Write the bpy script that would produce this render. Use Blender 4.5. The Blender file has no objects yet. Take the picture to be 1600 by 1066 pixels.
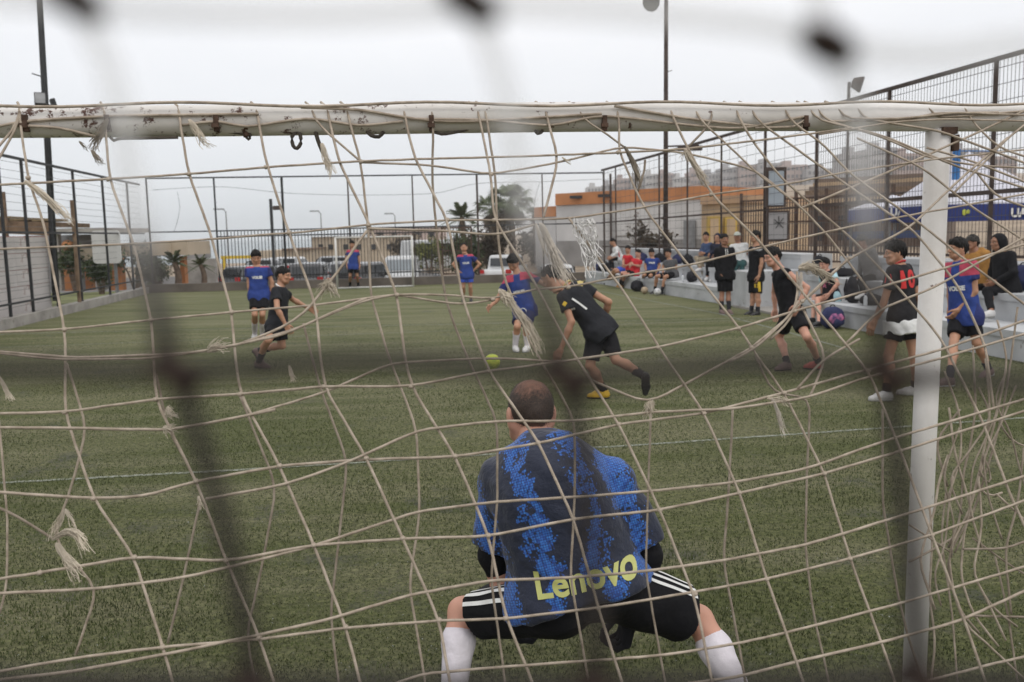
import bpy, bmesh, math, random
import numpy as np
from mathutils import Vector, Matrix
from mathutils.bvhtree import BVHTree

random.seed(7)
rng = np.random.default_rng(7)
sc = bpy.context.scene
COL = sc.collection

# ------------------------------------------------------------------ camera
CAM_H, FPX = 1.87, 1420.0
PITCH, ROLL = math.atan(169.0 / FPX), 0.022
_f = np.array([0, math.cos(PITCH), -math.sin(PITCH)])
_u0 = np.array([0, math.sin(PITCH), math.cos(PITCH)])
_r0 = np.array([1.0, 0, 0])
_u = _u0 * math.cos(ROLL) + _r0 * math.sin(ROLL)
_r = _r0 * math.cos(ROLL) - _u0 * math.sin(ROLL)
CAM = np.array([0, 0, CAM_H])
cd = bpy.data.cameras.new("camera")
cd.sensor_width = 36.0
cd.lens = 36.0 * FPX / 1600.0
cd.clip_start, cd.clip_end = 0.02, 6000.0
cd.dof.use_dof = True
cd.dof.focus_distance = 3.5
cd.dof.aperture_fstop = 4.9
cam = bpy.data.objects.new("camera", cd)
COL.objects.link(cam)
cam.matrix_world = Matrix(((_r[0], _u[0], -_f[0], 0), (_r[1], _u[1], -_f[1], 0), (_r[2], _u[2], -_f[2], CAM_H), (0, 0, 0, 1)))
sc.camera = cam

# ------------------------------------------------------------------ sky and sun (overcast noon)
world = bpy.data.worlds.new("World")
sc.world = world
world.use_nodes = True
wn, wl = world.node_tree.nodes, world.node_tree.links
wn.clear()
out = wn.new("ShaderNodeOutputWorld")
sky = wn.new("ShaderNodeTexSky")
sky.sky_type = 'NISHITA'
sky.sun_disc = False
sky.sun_elevation = math.radians(58)
sky.sun_rotation = math.radians(150)
bg1 = wn.new("ShaderNodeBackground"); bg1.inputs[1].default_value = 0.08
wl.new(sky.outputs[0], bg1.inputs[0])
tc = wn.new("ShaderNodeTexCoord")
sep = wn.new("ShaderNodeSeparateXYZ"); wl.new(tc.outputs['Generated'], sep.inputs[0])
ns = wn.new("ShaderNodeTexNoise"); ns.inputs['Scale'].default_value = 2.2; ns.inputs['Detail'].default_value = 3
mp = wn.new("ShaderNodeMapping"); mp.inputs['Scale'].default_value = (1, 1, 3.2)
wl.new(tc.outputs['Generated'], mp.inputs[0]); wl.new(mp.outputs[0], ns.inputs[0])
ad = wn.new("ShaderNodeMath"); ad.operation = 'MULTIPLY_ADD'; ad.inputs[1].default_value = 0.22
wl.new(ns.outputs[0], ad.inputs[0]); wl.new(sep.outputs[2], ad.inputs[2])
rp = wn.new("ShaderNodeValToRGB")
rp.color_ramp.elements[0].position = 0.02; rp.color_ramp.elements[0].color = (0.60, 0.64, 0.685, 1)
rp.color_ramp.elements[1].position = 0.42; rp.color_ramp.elements[1].color = (0.97, 0.965, 0.975, 1)
e = rp.color_ramp.elements.new(0.22); e.color = (0.77, 0.785, 0.815, 1)
wl.new(ad.outputs[0], rp.inputs[0])
bg2 = wn.new("ShaderNodeBackground"); bg2.inputs[1].default_value = 1.24
wl.new(rp.outputs[0], bg2.inputs[0])
mx = wn.new("ShaderNodeMixShader"); mx.inputs[0].default_value = 0.88
wl.new(bg1.outputs[0], mx.inputs[1]); wl.new(bg2.outputs[0], mx.inputs[2]); wl.new(mx.outputs[0], out.inputs[0])
sd = bpy.data.lights.new("sun", 'SUN')
sd.energy = 1.0; sd.angle = math.radians(25); sd.color = (1.0, 0.96, 0.9)
so = bpy.data.objects.new("sun", sd); COL.objects.link(so)
so.rotation_euler = (math.radians(32), 0, math.radians(30))
sc.view_settings.view_transform = 'Standard'
sc.view_settings.look = 'None'
sc.view_settings.exposure = 0.0
sc.view_settings.gamma = 1.0
sc.view_settings.use_curve_mapping = False
sc.cycles.use_denoising = True
sc.cycles.max_bounces = 6
sc.cycles.volume_bounces = 1
sc.cycles.transparent_max_bounces = 8

# ------------------------------------------------------------------ placing helpers
def ray(px, py):
    return _f + _r * ((px - 800.0) / FPX) + _u * ((533.0 - py) / FPX)
def P(px, py, Y):                      # a point seen there at world depth Y
    d = ray(px, py); return CAM + d * (Y / d[1])
def G(px, py, z=0.0):                  # where that line of sight meets height z
    d = ray(px, py); return CAM + d * ((z - CAM_H) / d[2])
TH = math.radians(8.3)                 # the pitch is turned this much to the lens
CT, ST = math.cos(TH), math.sin(TH)
def F(u, v, z=0.0):                    # pitch coordinates (across, along, up)
    return np.array([u * CT - v * ST, u * ST + v * CT, z])
def PF(px, py, v):                     # line of sight met by the plane across the pitch at v
    d = ray(px, py); return CAM + d * (v / (-d[0] * ST + d[1] * CT))
def PU(px, py, u):                     # ... by the plane along the pitch at u
    d = ray(px, py); return CAM + d * (u / (d[0] * CT + d[1] * ST))
def PN(px, py, v0, z0, k):             # ... by a sheet hanging from v0,z0 and leaning back by k
    d = ray(px, py); a = -d[0] * ST + d[1] * CT
    return CAM + d * ((v0 - (z0 - CAM_H) * k) / (a - d[2] * k))
def nrm(a):
    a = np.asarray(a, float); return a / max(1e-9, np.linalg.norm(a))

# ------------------------------------------------------------------ materials
MATS = {}
def new_mat(name):
    m = bpy.data.materials.new(name); m.use_nodes = True
    return m, m.node_tree.nodes, m.node_tree.links, m.node_tree.nodes['Principled BSDF']
def col4(c): return (c[0], c[1], c[2], 1)
def mat(name, c, rough=0.7, var=0.25, scale=6.0, bump=0.15, bscale=None, metal=0.0, c2=None, spot=None, coat=0.0, dist=0.01):
    """a plain surface: colour broken by noise, relief from a finer noise, optional rust spots"""
    if name in MATS: return MATS[name]
    m, n, l, b = new_mat(name)
    t = n.new("ShaderNodeTexCoord")
    no = n.new("ShaderNodeTexNoise"); no.inputs['Scale'].default_value = scale; no.inputs['Detail'].default_value = 5
    l.new(t.outputs['Object'], no.inputs[0])
    r = n.new("ShaderNodeValToRGB")
    d = c2 if c2 else tuple(x * (1 - var) for x in c)
    e_ = tuple(min(1, x * (1 + var * 0.6)) for x in c)
    r.color_ramp.elements[0].position = 0.32; r.color_ramp.elements[0].color = col4(d)
    r.color_ramp.elements[1].position = 0.68; r.color_ramp.elements[1].color = col4(e_)
    l.new(no.outputs[0], r.inputs[0])
    last = r.outputs[0]
    if spot:
        n2 = n.new("ShaderNodeTexNoise"); n2.inputs['Scale'].default_value = spot[1]; n2.inputs['Detail'].default_value = 6; n2.inputs['Roughness'].default_value = 0.7
        l.new(t.outputs['Object'], n2.inputs[0])
        r2 = n.new("ShaderNodeValToRGB")
        r2.color_ramp.elements[0].position = spot[2]; r2.color_ramp.elements[1].position = spot[2] + 0.05
        l.new(n2.outputs[0], r2.inputs[0])
        x = n.new("ShaderNodeMix"); x.data_type = 'RGBA'
        l.new(r2.outputs[0], x.inputs[0]); l.new(last, x.inputs[6]); x.inputs[7].default_value = col4(spot[0])
        last = x.outputs[2]
    l.new(last, b.inputs['Base Color'])
    b.inputs['Roughness'].default_value = rough
    b.inputs['Specular IOR Level'].default_value = .5 if rough < .6 else .3
    b.inputs['Metallic'].default_value = metal
    b.inputs['Coat Weight'].default_value = coat
    if bump:
        n3 = n.new("ShaderNodeTexNoise"); n3.inputs['Scale'].default_value = bscale or scale * 5; n3.inputs['Detail'].default_value = 4
        l.new(t.outputs['Object'], n3.inputs[0])
        bp = n.new("ShaderNodeBump"); bp.inputs['Strength'].default_value = bump; bp.inputs['Distance'].default_value = dist
        l.new(n3.outputs[0], bp.inputs['Height']); l.new(bp.outputs[0], b.inputs['Normal'])
    MATS[name] = m
    return m
def cloth(name, c, sheen=0.0):
    if name in MATS: return MATS[name]
    m = mat(name, c, rough=0.82, var=0.22, scale=9, bump=0.55, bscale=16, dist=0.02)
    m.node_tree.nodes['Principled BSDF'].inputs['Sheen Weight'].default_value = sheen
    m.node_tree.nodes['Principled BSDF'].inputs['Specular IOR Level'].default_value = .22
    return m
def jersey(name, base, shoulder=None, sleeve=None, side=None, band=None):
    """football shirt whose panels follow the torso (attribute tc: across, up the spine, front)"""
    if name in MATS: return MATS[name]
    m = cloth(name, base)
    n, l = m.node_tree.nodes, m.node_tree.links
    b = n['Principled BSDF']
    last = b.inputs['Base Color'].links[0].from_socket
    at = n.new("ShaderNodeAttribute"); at.attribute_name = "tc"
    sp = n.new("ShaderNodeSeparateXYZ"); l.new(at.outputs['Vector'], sp.inputs[0])
    ab = n.new("ShaderNodeMath"); ab.operation = 'ABSOLUTE'; l.new(sp.outputs[0], ab.inputs[0])
    def over(last, conds, c):
        f = None
        for sock, op, v in conds:
            q = n.new("ShaderNodeMath"); q.operation = op; l.new(sock, q.inputs[0]); q.inputs[1].default_value = v
            if f is None: f = q.outputs[0]
            else:
                w = n.new("ShaderNodeMath"); w.operation = 'MULTIPLY'; l.new(f, w.inputs[0]); l.new(q.outputs[0], w.inputs[1]); f = w.outputs[0]
        x = n.new("ShaderNodeMix"); x.data_type = 'RGBA'
        l.new(f, x.inputs[0]); l.new(last, x.inputs[6]); x.inputs[7].default_value = col4(c)
        return x.outputs[2]
    A, T, S = ab.outputs[0], sp.outputs[1], sp.outputs[0]
    if sleeve: last = over(last, [(A, 'GREATER_THAN', 0.185)], sleeve)
    if side: last = over(last, [(A, 'GREATER_THAN', 0.135), (T, 'LESS_THAN', 0.16)], side)
    if shoulder: last = over(last, [(A, 'GREATER_THAN', 0.055), (T, 'GREATER_THAN', 0.475)], shoulder)
    if band: last = over(last, [(T, 'GREATER_THAN', band[0]), (T, 'LESS_THAN', band[1]), (A, 'LESS_THAN', 0.2)], band[2])
    l.new(last, b.inputs['Base Color'])
    return m

# ------------------------------------------------------------------ mesh helpers
def mk_mesh(name, V, faces, smooth=False):
    """V (n,3); faces: list of int arrays, each (m,k)"""
    me = bpy.data.meshes.new(name)
    V = np.asarray(V, np.float32)
    faces = [np.asarray(f, np.int32) for f in faces if len(f)]
    me.vertices.add(len(V)); me.vertices.foreach_set("co", V.ravel())
    loops = np.concatenate([f.ravel() for f in faces]) if faces else np.zeros(0, np.int32)
    sizes = np.concatenate([np.full(len(f), f.shape[1], np.int32) for f in faces])
    starts = np.concatenate([[0], np.cumsum(sizes)[:-1]]).astype(np.int32)
    me.loops.add(len(loops)); me.loops.foreach_set("vertex_index", loops)
    me.polygons.add(len(sizes)); me.polygons.foreach_set("loop_start", starts)
    me.polygons.foreach_set("use_smooth", np.full(len(sizes), bool(smooth)))
    me.update(calc_edges=True)
    return me
class MB:
    """collects boxes, tubes, prisms (world coordinates) and becomes ONE mesh"""
    def __init__(s): s.v, s.f, s.n = [], {}, 0
    def add(s, V, faces):
        V = np.asarray(V, float)
        for f in faces: s.f.setdefault(len(f), []).append([i + s.n for i in f])
        s.v.append(V); s.n += len(V); return s
    def box(s, c, size, rz=0.0, R=None):
        h = np.array(size) / 2.0
        q = np.array([[x, y, z] for z in (-1, 1) for y in (-1, 1) for x in (-1, 1)]) * h
        if R is None: R = np.array([[math.cos(rz), -math.sin(rz), 0], [math.sin(rz), math.cos(rz), 0], [0, 0, 1]])
        return s.add(q @ np.asarray(R).T + np.array(c), [(0, 2, 3, 1), (4, 5, 7, 6), (0, 1, 5, 4), (2, 6, 7, 3), (0, 4, 6, 2), (1, 3, 7, 5)])
    def hexa(s, q):                   # 8 corners: bottom 4 (ccw), top 4
        return s.add(q, [(3, 2, 1, 0), (4, 5, 6, 7), (0, 1, 5, 4), (1, 2, 6, 5), (2, 3, 7, 6), (3, 0, 4, 7)])
    def beam(s, a, b, w, h=None):     # box bar from a to b
        a, b = np.array(a, float), np.array(b, float); h = h or w
        d = nrm(b - a); up = np.array([0, 0, 1.0]) if abs(d[2]) < 0.95 else np.array([0, 1.0, 0])
        x = nrm(np.cross(d, up)); y = np.cross(x, d)
        x, y = x * w / 2, y * h / 2
        return s.hexa([a - x - y, a + x - y, b + x - y, b - x - y, a - x + y, a + x + y, b + x + y, b - x + y])
    def tube(s, pts, r, n=6, cap=True):
        pts = np.asarray(pts, float); m = len(pts)
        rr = np.full(m, r) if np.isscalar(r) else np.asarray(r, float)
        t = np.gradient(pts, axis=0); t /= np.maximum(np.linalg.norm(t, axis=1, keepdims=True), 1e-9)
        ref = np.array([0, 0, 1.0]) if abs(t[:, 2]).mean() < 0.8 else np.array([0, 1.0, 0])
        x = np.cross(t, ref); x /= np.maximum(np.linalg.norm(x, axis=1, keepdims=True), 1e-9)
        y = np.cross(t, x)
        a = np.arange(n) * 2 * math.pi / n
        ring = x[:, None] * np.cos(a)[None, :, None] + y[:, None] * np.sin(a)[None, :, None]
        V = (pts[:, None] + ring * rr[:, None, None]).reshape(-1, 3)
        fs = [(i * n + k, i * n + (k + 1) % n, (i + 1) * n + (k + 1) % n, (i + 1) * n + k) for i in range(m - 1) for k in range(n)]
        if cap: fs += [tuple(range(n))[::-1], tuple((m - 1) * n + k for k in range(n))]
        return s.add(V, fs)
    def lathe(s, c, prof, n=16, R=None):   # prof [(r,z)]
        a = np.arange(n) * 2 * math.pi / n
        V = np.array([[r * math.cos(t), r * math.sin(t), z] for r, z in prof for t in a])
        if R is not None: V = V @ np.asarray(R).T
        m = len(prof)
        fs = [(i * n + k, i * n + (k + 1) % n, (i + 1) * n + (k + 1) % n, (i + 1) * n + k) for i in range(m - 1) for k in range(n)]
        fs += [tuple(range(n))[::-1], tuple((m - 1) * n + k for k in range(n))]
        return s.add(V + np.array(c), fs)
    def blob(s, c, r, n=10, R=None, jit=0.0):
        prof = [(math.sin(math.pi * i / 6) + 1e-4, -math.cos(math.pi * i / 6)) for i in range(7)]
        a = np.arange(n) * 2 * math.pi / n
        V = np.array([[q * math.cos(t), q * math.sin(t), z] for q, z in prof for t in a])
        if jit: V *= 1 + jit * (rng.random((len(V), 1)) - 0.5)
        V = V * np.array(r)
        if R is not None: V = V @ np.asarray(R).T
        fs = [(i * n + k, i * n + (k + 1) % n, (i + 1) * n + (k + 1) % n, (i + 1) * n + k) for i in range(6) for k in range(n)]
        return s.add(V + np.array(c), fs)
    def mesh(s, name, smooth=False, off=(0, 0, 0)):
        return mk_mesh(name, np.concatenate(s.v) - np.array(off), [np.array(f) for f in s.f.values()], smooth)
    def lo(s):
        V = np.concatenate(s.v); return np.array([(V[:, 0].min() + V[:, 0].max()) / 2, (V[:, 1].min() + V[:, 1].max()) / 2, V[:, 2].min()])
def tag(o, label=None, cat=None, group=None, kind=None):
    if label: o["label"] = label
    if cat: o["category"] = cat
    if group: o["group"] = group
    if kind: o["kind"] = kind
    return o
WL = {}
def wloc(o): return WL.get(o.name, np.zeros(3))
def link(name, me, m, parent=None, loc=None):
    o = bpy.data.objects.new(name, me)
    COL.objects.link(o)
    if me is not None and m is not None and not me.materials: me.materials.append(m)
    if parent is not None:
        o.parent = parent
        p = wloc(parent)
        if loc is not None: o.location = Vector(np.array(loc) - p)
        WL[o.name] = p if loc is None else np.array(loc, float)
    else:
        if loc is not None: o.location = Vector(loc)
        WL[o.name] = np.zeros(3) if loc is None else np.array(loc, float)
    return o
def thing(name, label, cat, loc, group=None):
    return tag(link(name, None, None, None, loc), label, cat, group)
def part(name, mb, m, parent, smooth=False):
    return link(name, mb.mesh(name, smooth, wloc(parent)), m, parent)
def solo(name, mb, m, label, cat, smooth=False, group=None):
    o_ = mb.lo(); return tag(link(name, mb.mesh(name, smooth, o_), m, None, o_), label, cat, group)
def struct(name, mb, m, smooth=False):
    return tag(link(name, mb.mesh(name, smooth), m), kind='structure')
def copies(name, mb, m, parent, locs, smooth=False):
    """alike pieces: one mesh (built round the origin), one object each"""
    me = mb.mesh(name, smooth); r = []
    for q in locs: r.append(link(name, me, m, parent, q))
    return r
def smooth_path(pts, step=0.05):
    pts = np.asarray(pts, float); o = []
    if len(pts) > 2:
        q = np.concatenate([[2 * pts[0] - pts[1]], pts, [2 * pts[-1] - pts[-2]]])
        for i in range(1, len(q) - 2):
            n = max(2, int(np.linalg.norm(q[i + 1] - q[i]) / step)); t = np.linspace(0, 1, n, endpoint=False)[:, None]
            o.append(q[i] * (2 * t**3 - 3 * t**2 + 1) + q[i + 1] * (-2 * t**3 + 3 * t**2) + (q[i + 1] - q[i - 1]) * 0.42 * (t**3 - 2 * t**2 + t) + (q[i + 2] - q[i]) * 0.42 * (t**3 - t**2))
        o.append(pts[-1:]); return np.concatenate(o)
    n = max(2, int(np.linalg.norm(pts[-1] - pts[0]) / step) + 1)
    return pts[0] + (pts[-1] - pts[0]) * np.linspace(0, 1, n)[:, None]
def taut_path(pts, step=0.03, rounds=2):
    """straight between the knots, only the corners softened"""
    pts = np.asarray(pts, float); o = []
    for a, b in zip(pts[:-1], pts[1:]):
        n = max(1, int(np.linalg.norm(b - a) / step)); o.append(a + (b - a) * np.linspace(0, 1, n, endpoint=False)[:, None])
    w = np.concatenate(o + [pts[-1:]])
    for _ in range(rounds): w[1:-1] = w[1:-1] * .5 + (w[:-2] + w[2:]) * .25
    return w
def text_mesh(txt, size, bold=0.0, extrude=0.0):
    cu = bpy.data.curves.new("lettering", 'FONT')
    cu.body = txt; cu.size = size; cu.offset = bold; cu.extrude = extrude
    cu.align_x = 'CENTER'; cu.align_y = 'CENTER'; cu.resolution_u = 4
    ob = bpy.data.objects.new("lettering", cu); COL.objects.link(ob)
    dg = bpy.context.evaluated_depsgraph_get()
    me = bpy.data.meshes.new_from_object(ob.evaluated_get(dg))
    bpy.data.objects.remove(ob); bpy.data.curves.remove(cu)
    return me
def text_flat(txt, size, c, right, up, m, parent, bold=0.0, name="lettering"):
    me = text_mesh(txt, size, bold); p = wloc(parent)
    n_ = nrm(np.cross(right, up))
    for v in me.vertices:
        v.co = Vector(np.array(c) + np.array(right) * v.co.x + np.array(up) * v.co.y - p + n_ * 0.004)
    me.materials.clear()
    return link(name, me, m, parent)
def text_on(shirt, txt, size, c, right, up, m, parent, bold=0.0, name="lettering", subdiv=2):
    """flat print laid on the cloth: every point is dropped onto the shirt"""
    me0 = shirt.data; p = wloc(parent)
    bvh = BVHTree.FromPolygons([v.co for v in me0.vertices], [tuple(q.vertices) for q in me0.polygons])
    me = text_mesh(txt, size, bold)
    bm = bmesh.new(); bm.from_mesh(me)
    bmesh.ops.triangulate(bm, faces=bm.faces)
    for _ in range(subdiv):
        ed = [e_ for e_ in bm.edges if e_.calc_length() > size * 0.08]
        if ed: bmesh.ops.subdivide_edges(bm, edges=ed, cuts=1)
        bmesh.ops.triangulate(bm, faces=bm.faces)
    n_ = Vector(nrm(np.cross(right, up)))
    for v in bm.verts:
        q = Vector(np.array(c) + np.array(right) * v.co.x + np.array(up) * v.co.y - p) + n_ * 0.5
        hit = bvh.ray_cast(q, -n_)
        v.co = (hit[0] + n_ * 0.004) if hit[0] is not None else q - n_ * 0.5
    bm.to_mesh(me); bm.free(); me.materials.clear()
    return link(name, me, m, parent)

# ------------------------------------------------------------------ soft shapes (distance fields turned into meshes)
class Field:
    def __init__(s, lo, hi, h):
        s.lo = np.array(lo, float) - 2 * h; s.h = h
        s.dim = (np.ceil((np.array(hi) - s.lo) / h) + 3).astype(int)
        s.a = np.full(s.dim, 0.2, np.float32)
    def sub(s, lo, hi, pad):
        i0 = np.clip(np.floor((np.array(lo) - pad - s.lo) / s.h).astype(int), 0, s.dim)
        i1 = np.clip(np.ceil((np.array(hi) + pad - s.lo) / s.h).astype(int) + 1, 0, s.dim)
        g = [(s.lo[k] + s.h * np.arange(i0[k], i1[k])).astype(np.float32) for k in range(3)]
        return tuple(slice(i0[k], i1[k]) for k in range(3)), np.meshgrid(*g, indexing='ij', sparse=True)
    def put(s, sl, d, k):
        a = s.a[sl]
        if a.size == 0: return
        if k > 0:
            h = np.clip(0.5 + 0.5 * (a - d) / k, 0, 1); s.a[sl] = a * (1 - h) + d * h - k * h * (1 - h)
        else: s.a[sl] = np.minimum(a, d)
    def cone(s, a, b, r1, r2, k=0.02, flat=False):
        a, b = np.asarray(a, float), np.asarray(b, float); R = max(r1, r2)
        sl, (X, Y, Z) = s.sub(np.minimum(a, b) - R, np.maximum(a, b) + R, 0.05)
        ba = b - a; L2 = max(1e-9, ba @ ba)
        t0 = ((X - a[0]) * ba[0] + (Y - a[1]) * ba[1] + (Z - a[2]) * ba[2]) / L2
        t = np.clip(t0, 0, 1)
        d = np.sqrt((X - a[0] - t * ba[0])**2 + (Y - a[1] - t * ba[1])**2 + (Z - a[2] - t * ba[2])**2) - (r1 + (r2 - r1) * t)
        if flat: d = np.maximum(d, (t0 - 1) * math.sqrt(L2))
        s.put(sl, d, k); return s
    def ell(s, c, r, k=0.02, R=None, clip=None):
        c = np.asarray(c, float); m = max(r)
        sl, (X, Y, Z) = s.sub(c - m, c + m, 0.05)
        q = [X - c[0], Y - c[1], Z - c[2]]
        if R is not None: q = [q[0] * R[0][i] + q[1] * R[1][i] + q[2] * R[2][i] for i in range(3)]
        d = (np.sqrt((q[0] / r[0])**2 + (q[1] / r[1])**2 + (q[2] / r[2])**2) - 1) * min(r)
        if clip is not None: d = np.maximum(d, (X - clip[0][0]) * clip[1][0] + (Y - clip[0][1]) * clip[1][1] + (Z - clip[0][2]) * clip[1][2])
        s.put(sl, d, k); return s
    def spine(s, base, fr, L, hs, ws, ds, t0, t1, grow=0.0, k=0.03, flat=False):
        """body of changing oval section round an axis; fr = (side, front, up)"""
        sd_, ft, up = fr; tip = base + up * L * t1; bot = base + up * L * t0
        R = max(max(ws), max(ds)) + grow
        sl, (X, Y, Z) = s.sub(np.minimum(bot, tip) - R, np.maximum(bot, tip) + R, 0.05)
        q = [X - base[0], Y - base[1], Z - base[2]]
        dt = lambda v: q[0] * v[0] + q[1] * v[1] + q[2] * v[2]
        t = dt(up) / L; a = dt(sd_); b = dt(ft)
        tc_ = np.clip(t, t0, t1)
        w = np.interp(tc_, hs, ws) + grow; d_ = np.interp(tc_, hs, ds) + grow
        r = (np.abs(a / w)**2.3 + np.abs(b / d_)**2.3)**(1 / 2.3)
        d = (r - 1) * np.minimum(w, d_); ax = np.maximum(t0 - t, t - t1) * L
        if flat: d = np.maximum(d, ax)
        else: d = np.where(ax > 0, np.sqrt(np.maximum(d, 0)**2 + ax**2), d)
        s.put(sl, d.astype(np.float32), k); return s
    def wrinkle(s, amp, freq, seed):
        r_ = np.random.default_rng(seed)
        X, Y, Z = np.meshgrid(*[(s.lo[k] + s.h * np.arange(s.dim[k])).astype(np.float32) for k in range(3)], indexing='ij', sparse=True)
        w = 0
        for i in range(5):
            dv = r_.normal(size=3); dv[2] *= 0.7; dv = dv / np.linalg.norm(dv) * freq * (0.6 + 1.1 * r_.random())
            w = w + np.sin(X * dv[0] + Y * dv[1] + Z * dv[2] + r_.random() * 6.3 + 1.2 * np.sin(Z * freq * 0.37 + X * freq * .21 + i))
        s.a += (amp * 0.45 * w).astype(np.float32); return s
    def cut(s, point, normal):       # keep the side the normal points away from
        X, Y, Z = np.meshgrid(*[(s.lo[k] + s.h * np.arange(s.dim[k])).astype(np.float32) for k in range(3)], indexing='ij', sparse=True)
        s.a = np.maximum(s.a, (X - point[0]) * normal[0] + (Y - point[1]) * normal[1] + (Z - point[2]) * normal[2]).astype(np.float32); return s
    def surf(s):
        a = s.a; a[0], a[-1] = 0.1, 0.1; a[:, 0], a[:, -1] = 0.1, 0.1; a[:, :, 0], a[:, :, -1] = 0.1, 0.1
        ins = a < 0
        cnt = np.zeros(tuple(d - 1 for d in a.shape), np.int8)
        offs = [(i, j, k) for i in (0, 1) for j in (0, 1) for k in (0, 1)]
        nx, ny, nz = a.shape
        for o in offs: cnt += ins[o[0]:nx - 1 + o[0], o[1]:ny - 1 + o[1], o[2]:nz - 1 + o[2]]
        ci = np.argwhere((cnt > 0) & (cnt < 8))
        idx = np.full(cnt.shape, -1, np.int32); idx[tuple(ci.T)] = np.arange(len(ci))
        vals = np.stack([a[tuple((ci + np.array(o)).T)] for o in offs], 1)
        acc = np.zeros((len(ci), 3)); num = np.zeros(len(ci))
        for i in range(8):
            for j in range(i + 1, 8):
                dd = np.array(offs[j]) - np.array(offs[i])
                if np.abs(dd).sum() != 1: continue
                va, vb = vals[:, i], vals[:, j]; c = (va < 0) != (vb < 0)
                t = np.where(c, va / np.where(c, va - vb, 1), 0)
                acc += np.where(c[:, None], np.array(offs[i]) + dd * t[:, None], 0); num += c
        V = s.lo + s.h * (ci + acc / np.maximum(num, 1)[:, None])
        Q = []
        for ax in range(3):
            A = np.moveaxis(ins, ax, 0); I = np.moveaxis(idx, ax, 0)
            x0, x1 = A[:-1, 1:-1, 1:-1], A[1:, 1:-1, 1:-1]
            for flip, sel in ((False, x0 & ~x1), (True, ~x0 & x1)):
                e_ = np.argwhere(sel)
                if not len(e_): continue
                i, j, k = e_[:, 0], e_[:, 1] + 1, e_[:, 2] + 1
                q = np.stack([I[i, j - 1, k - 1], I[i, j, k - 1], I[i, j, k], I[i, j - 1, k]], 1)
                Q.append(q[:, ::-1] if flip != (ax == 1) else q)
        return V, (np.concatenate(Q) if Q else np.zeros((0, 4), int))
# ------------------------------------------------------------------ people
def tri_stats(): return sum(len(o.data.polygons) for o in sc.objects if o.type == 'MESH')
EX = np.eye(3)
def make_head(h):
    f = Field((-.11, -.13, -.17), (.11, .14, .15), h)
    f.ell((0, -.012, .03), (.077, .098, .088), 0)
    f.ell((0, .022, -.045), (.060, .068, .072), .03)
    f.ell((0, .052, -.088), (.030, .028, .022), .03)                       # chin
    f.cone((-.05, .045, -.075), (-.062, -.01, -.035), .02, .02, .03); f.cone((.05, .045, -.075), (.062, -.01, -.035), .02, .02, .03)
    f.cone((-.045, .075, .032), (.045, .075, .032), .014, .014, .02)        # brow
    f.ell((-.042, .062, -.018), (.024, .022, .018), .02); f.ell((.042, .062, -.018), (.024, .022, .018), .02)
    f.cone((0, .088, .018), (0, .108, -.022), .009, .014, .012); f.ell((-.013, .098, -.026), (.011, .011, .009), .008); f.ell((.013, .098, -.026), (.011, .011, .009), .008)
    f.ell((0, .084, -.051), (.026, .011, .008), .008); f.ell((0, .082, -.062), (.022, .011, .008), .008)
    for sx in (-1, 1):
        f.ell((sx * .079, -.008, -.008), (.011, .022, .034), .010)
        f.ell((sx * .084, -.016, .006), (.008, .020, .024), .008)
    f.cone((0, -.022, -.06), (0, -.03, -.17), .056, .058, .03)              # neck
    return f.surf()
def make_hair(kind, h):
    f = Field((-.13, -.15, -.2), (.13, .16, .19), h)
    if kind == 'hood':
        f.ell((0, -.02, .015), (.104, .122, .125), 0); f.cone((0, -.035, -.07), (0, -.02, -.16), .10, .115, .05)
        f.cut((0, .045, 0), (0, 1, -.18))
    else:
        g = {'short': .014, 'crew': .0055, 'full': .026, 'curly': .030}[kind]
        f.ell((0, -.014, .034 + g * .55), (.0795 + g * .38, .1005 + g * .38, .089 + g * .50), 0)
        if kind in ('full', 'curly'): f.ell((0, .045, .092), (.062, .05, .032), .03)
        if kind == 'curly': f.ell((0, -.02, .09), (.085, .085, .05), .03)
        f.cone((0, -.085, .0), (0, -.078, -.055), .03 + g * .5, .018, .03)
        if kind == 'crew': f.ell((0, -.014, .034), (.0825, .1035, .0935), 0)
        f.wrinkle(.0012 if kind == 'crew' else .006, 130, 3)
        f.wrinkle(.0 if kind == 'crew' else .003, 70, 8); f.cut((0, 0, .004 if kind == 'full' else .000), nrm((0, .66, -1)))
        f.cut((0, 0, -.075), (0, 0, -1))
    return f.surf()
def make_hand(curl, h=.0042):
    f = Field((-.09, -.04, -.09), (.07, .22, .04), h)
    R = EX
    f.cone((0, -.03, 0), (0, .02, 0), .026, .028, 0)
    for i, x in enumerate((-.030, -.010, .011, .031)):
        f.cone((x * .55, .01, 0), (x, .088, 0), .017, .0135, .014)
    lens = ((.030, .021, .018), (.036, .026, .021), (.039, .028, .022), (.035, .024, .020))
    for i, x in enumerate((.031, .011, -.010, -.030)):
        L = lens[3 - i] if i < 4 else lens[0]
        p = np.array([x, .090, 0.0]); a = curl * (.75 + .12 * i)
        sp = (x / .031) * .10
        for j, l_ in enumerate(L):
            d = np.array([math.sin(sp), math.cos(a), -math.sin(a)])
            q = p + d * l_ * 1.08
            f.cone(p, q, .0096 - .0008 * j, .0090 - .0009 * j, .004)
            p = q; a += curl * 1.05
    p0, p1 = np.array([.026, .022, -.004]), np.array([.056, .056, -.016])
    f.cone(p0, p1, .018, .013, .012)
    p2 = p1 + np.array([.014 - .02 * curl, .030, -.012 - .01 * curl]); f.cone(p1, p2, .0115, .0105, .006)
    p3 = p2 + np.array([.002 - .02 * curl, .024, -.010 - .01 * curl]); f.cone(p2, p3, .0105, .0085, .004)
    return f.surf()                        # a right hand: fingers along +y, palm facing -z, thumb at +x... mirrored for a left
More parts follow.
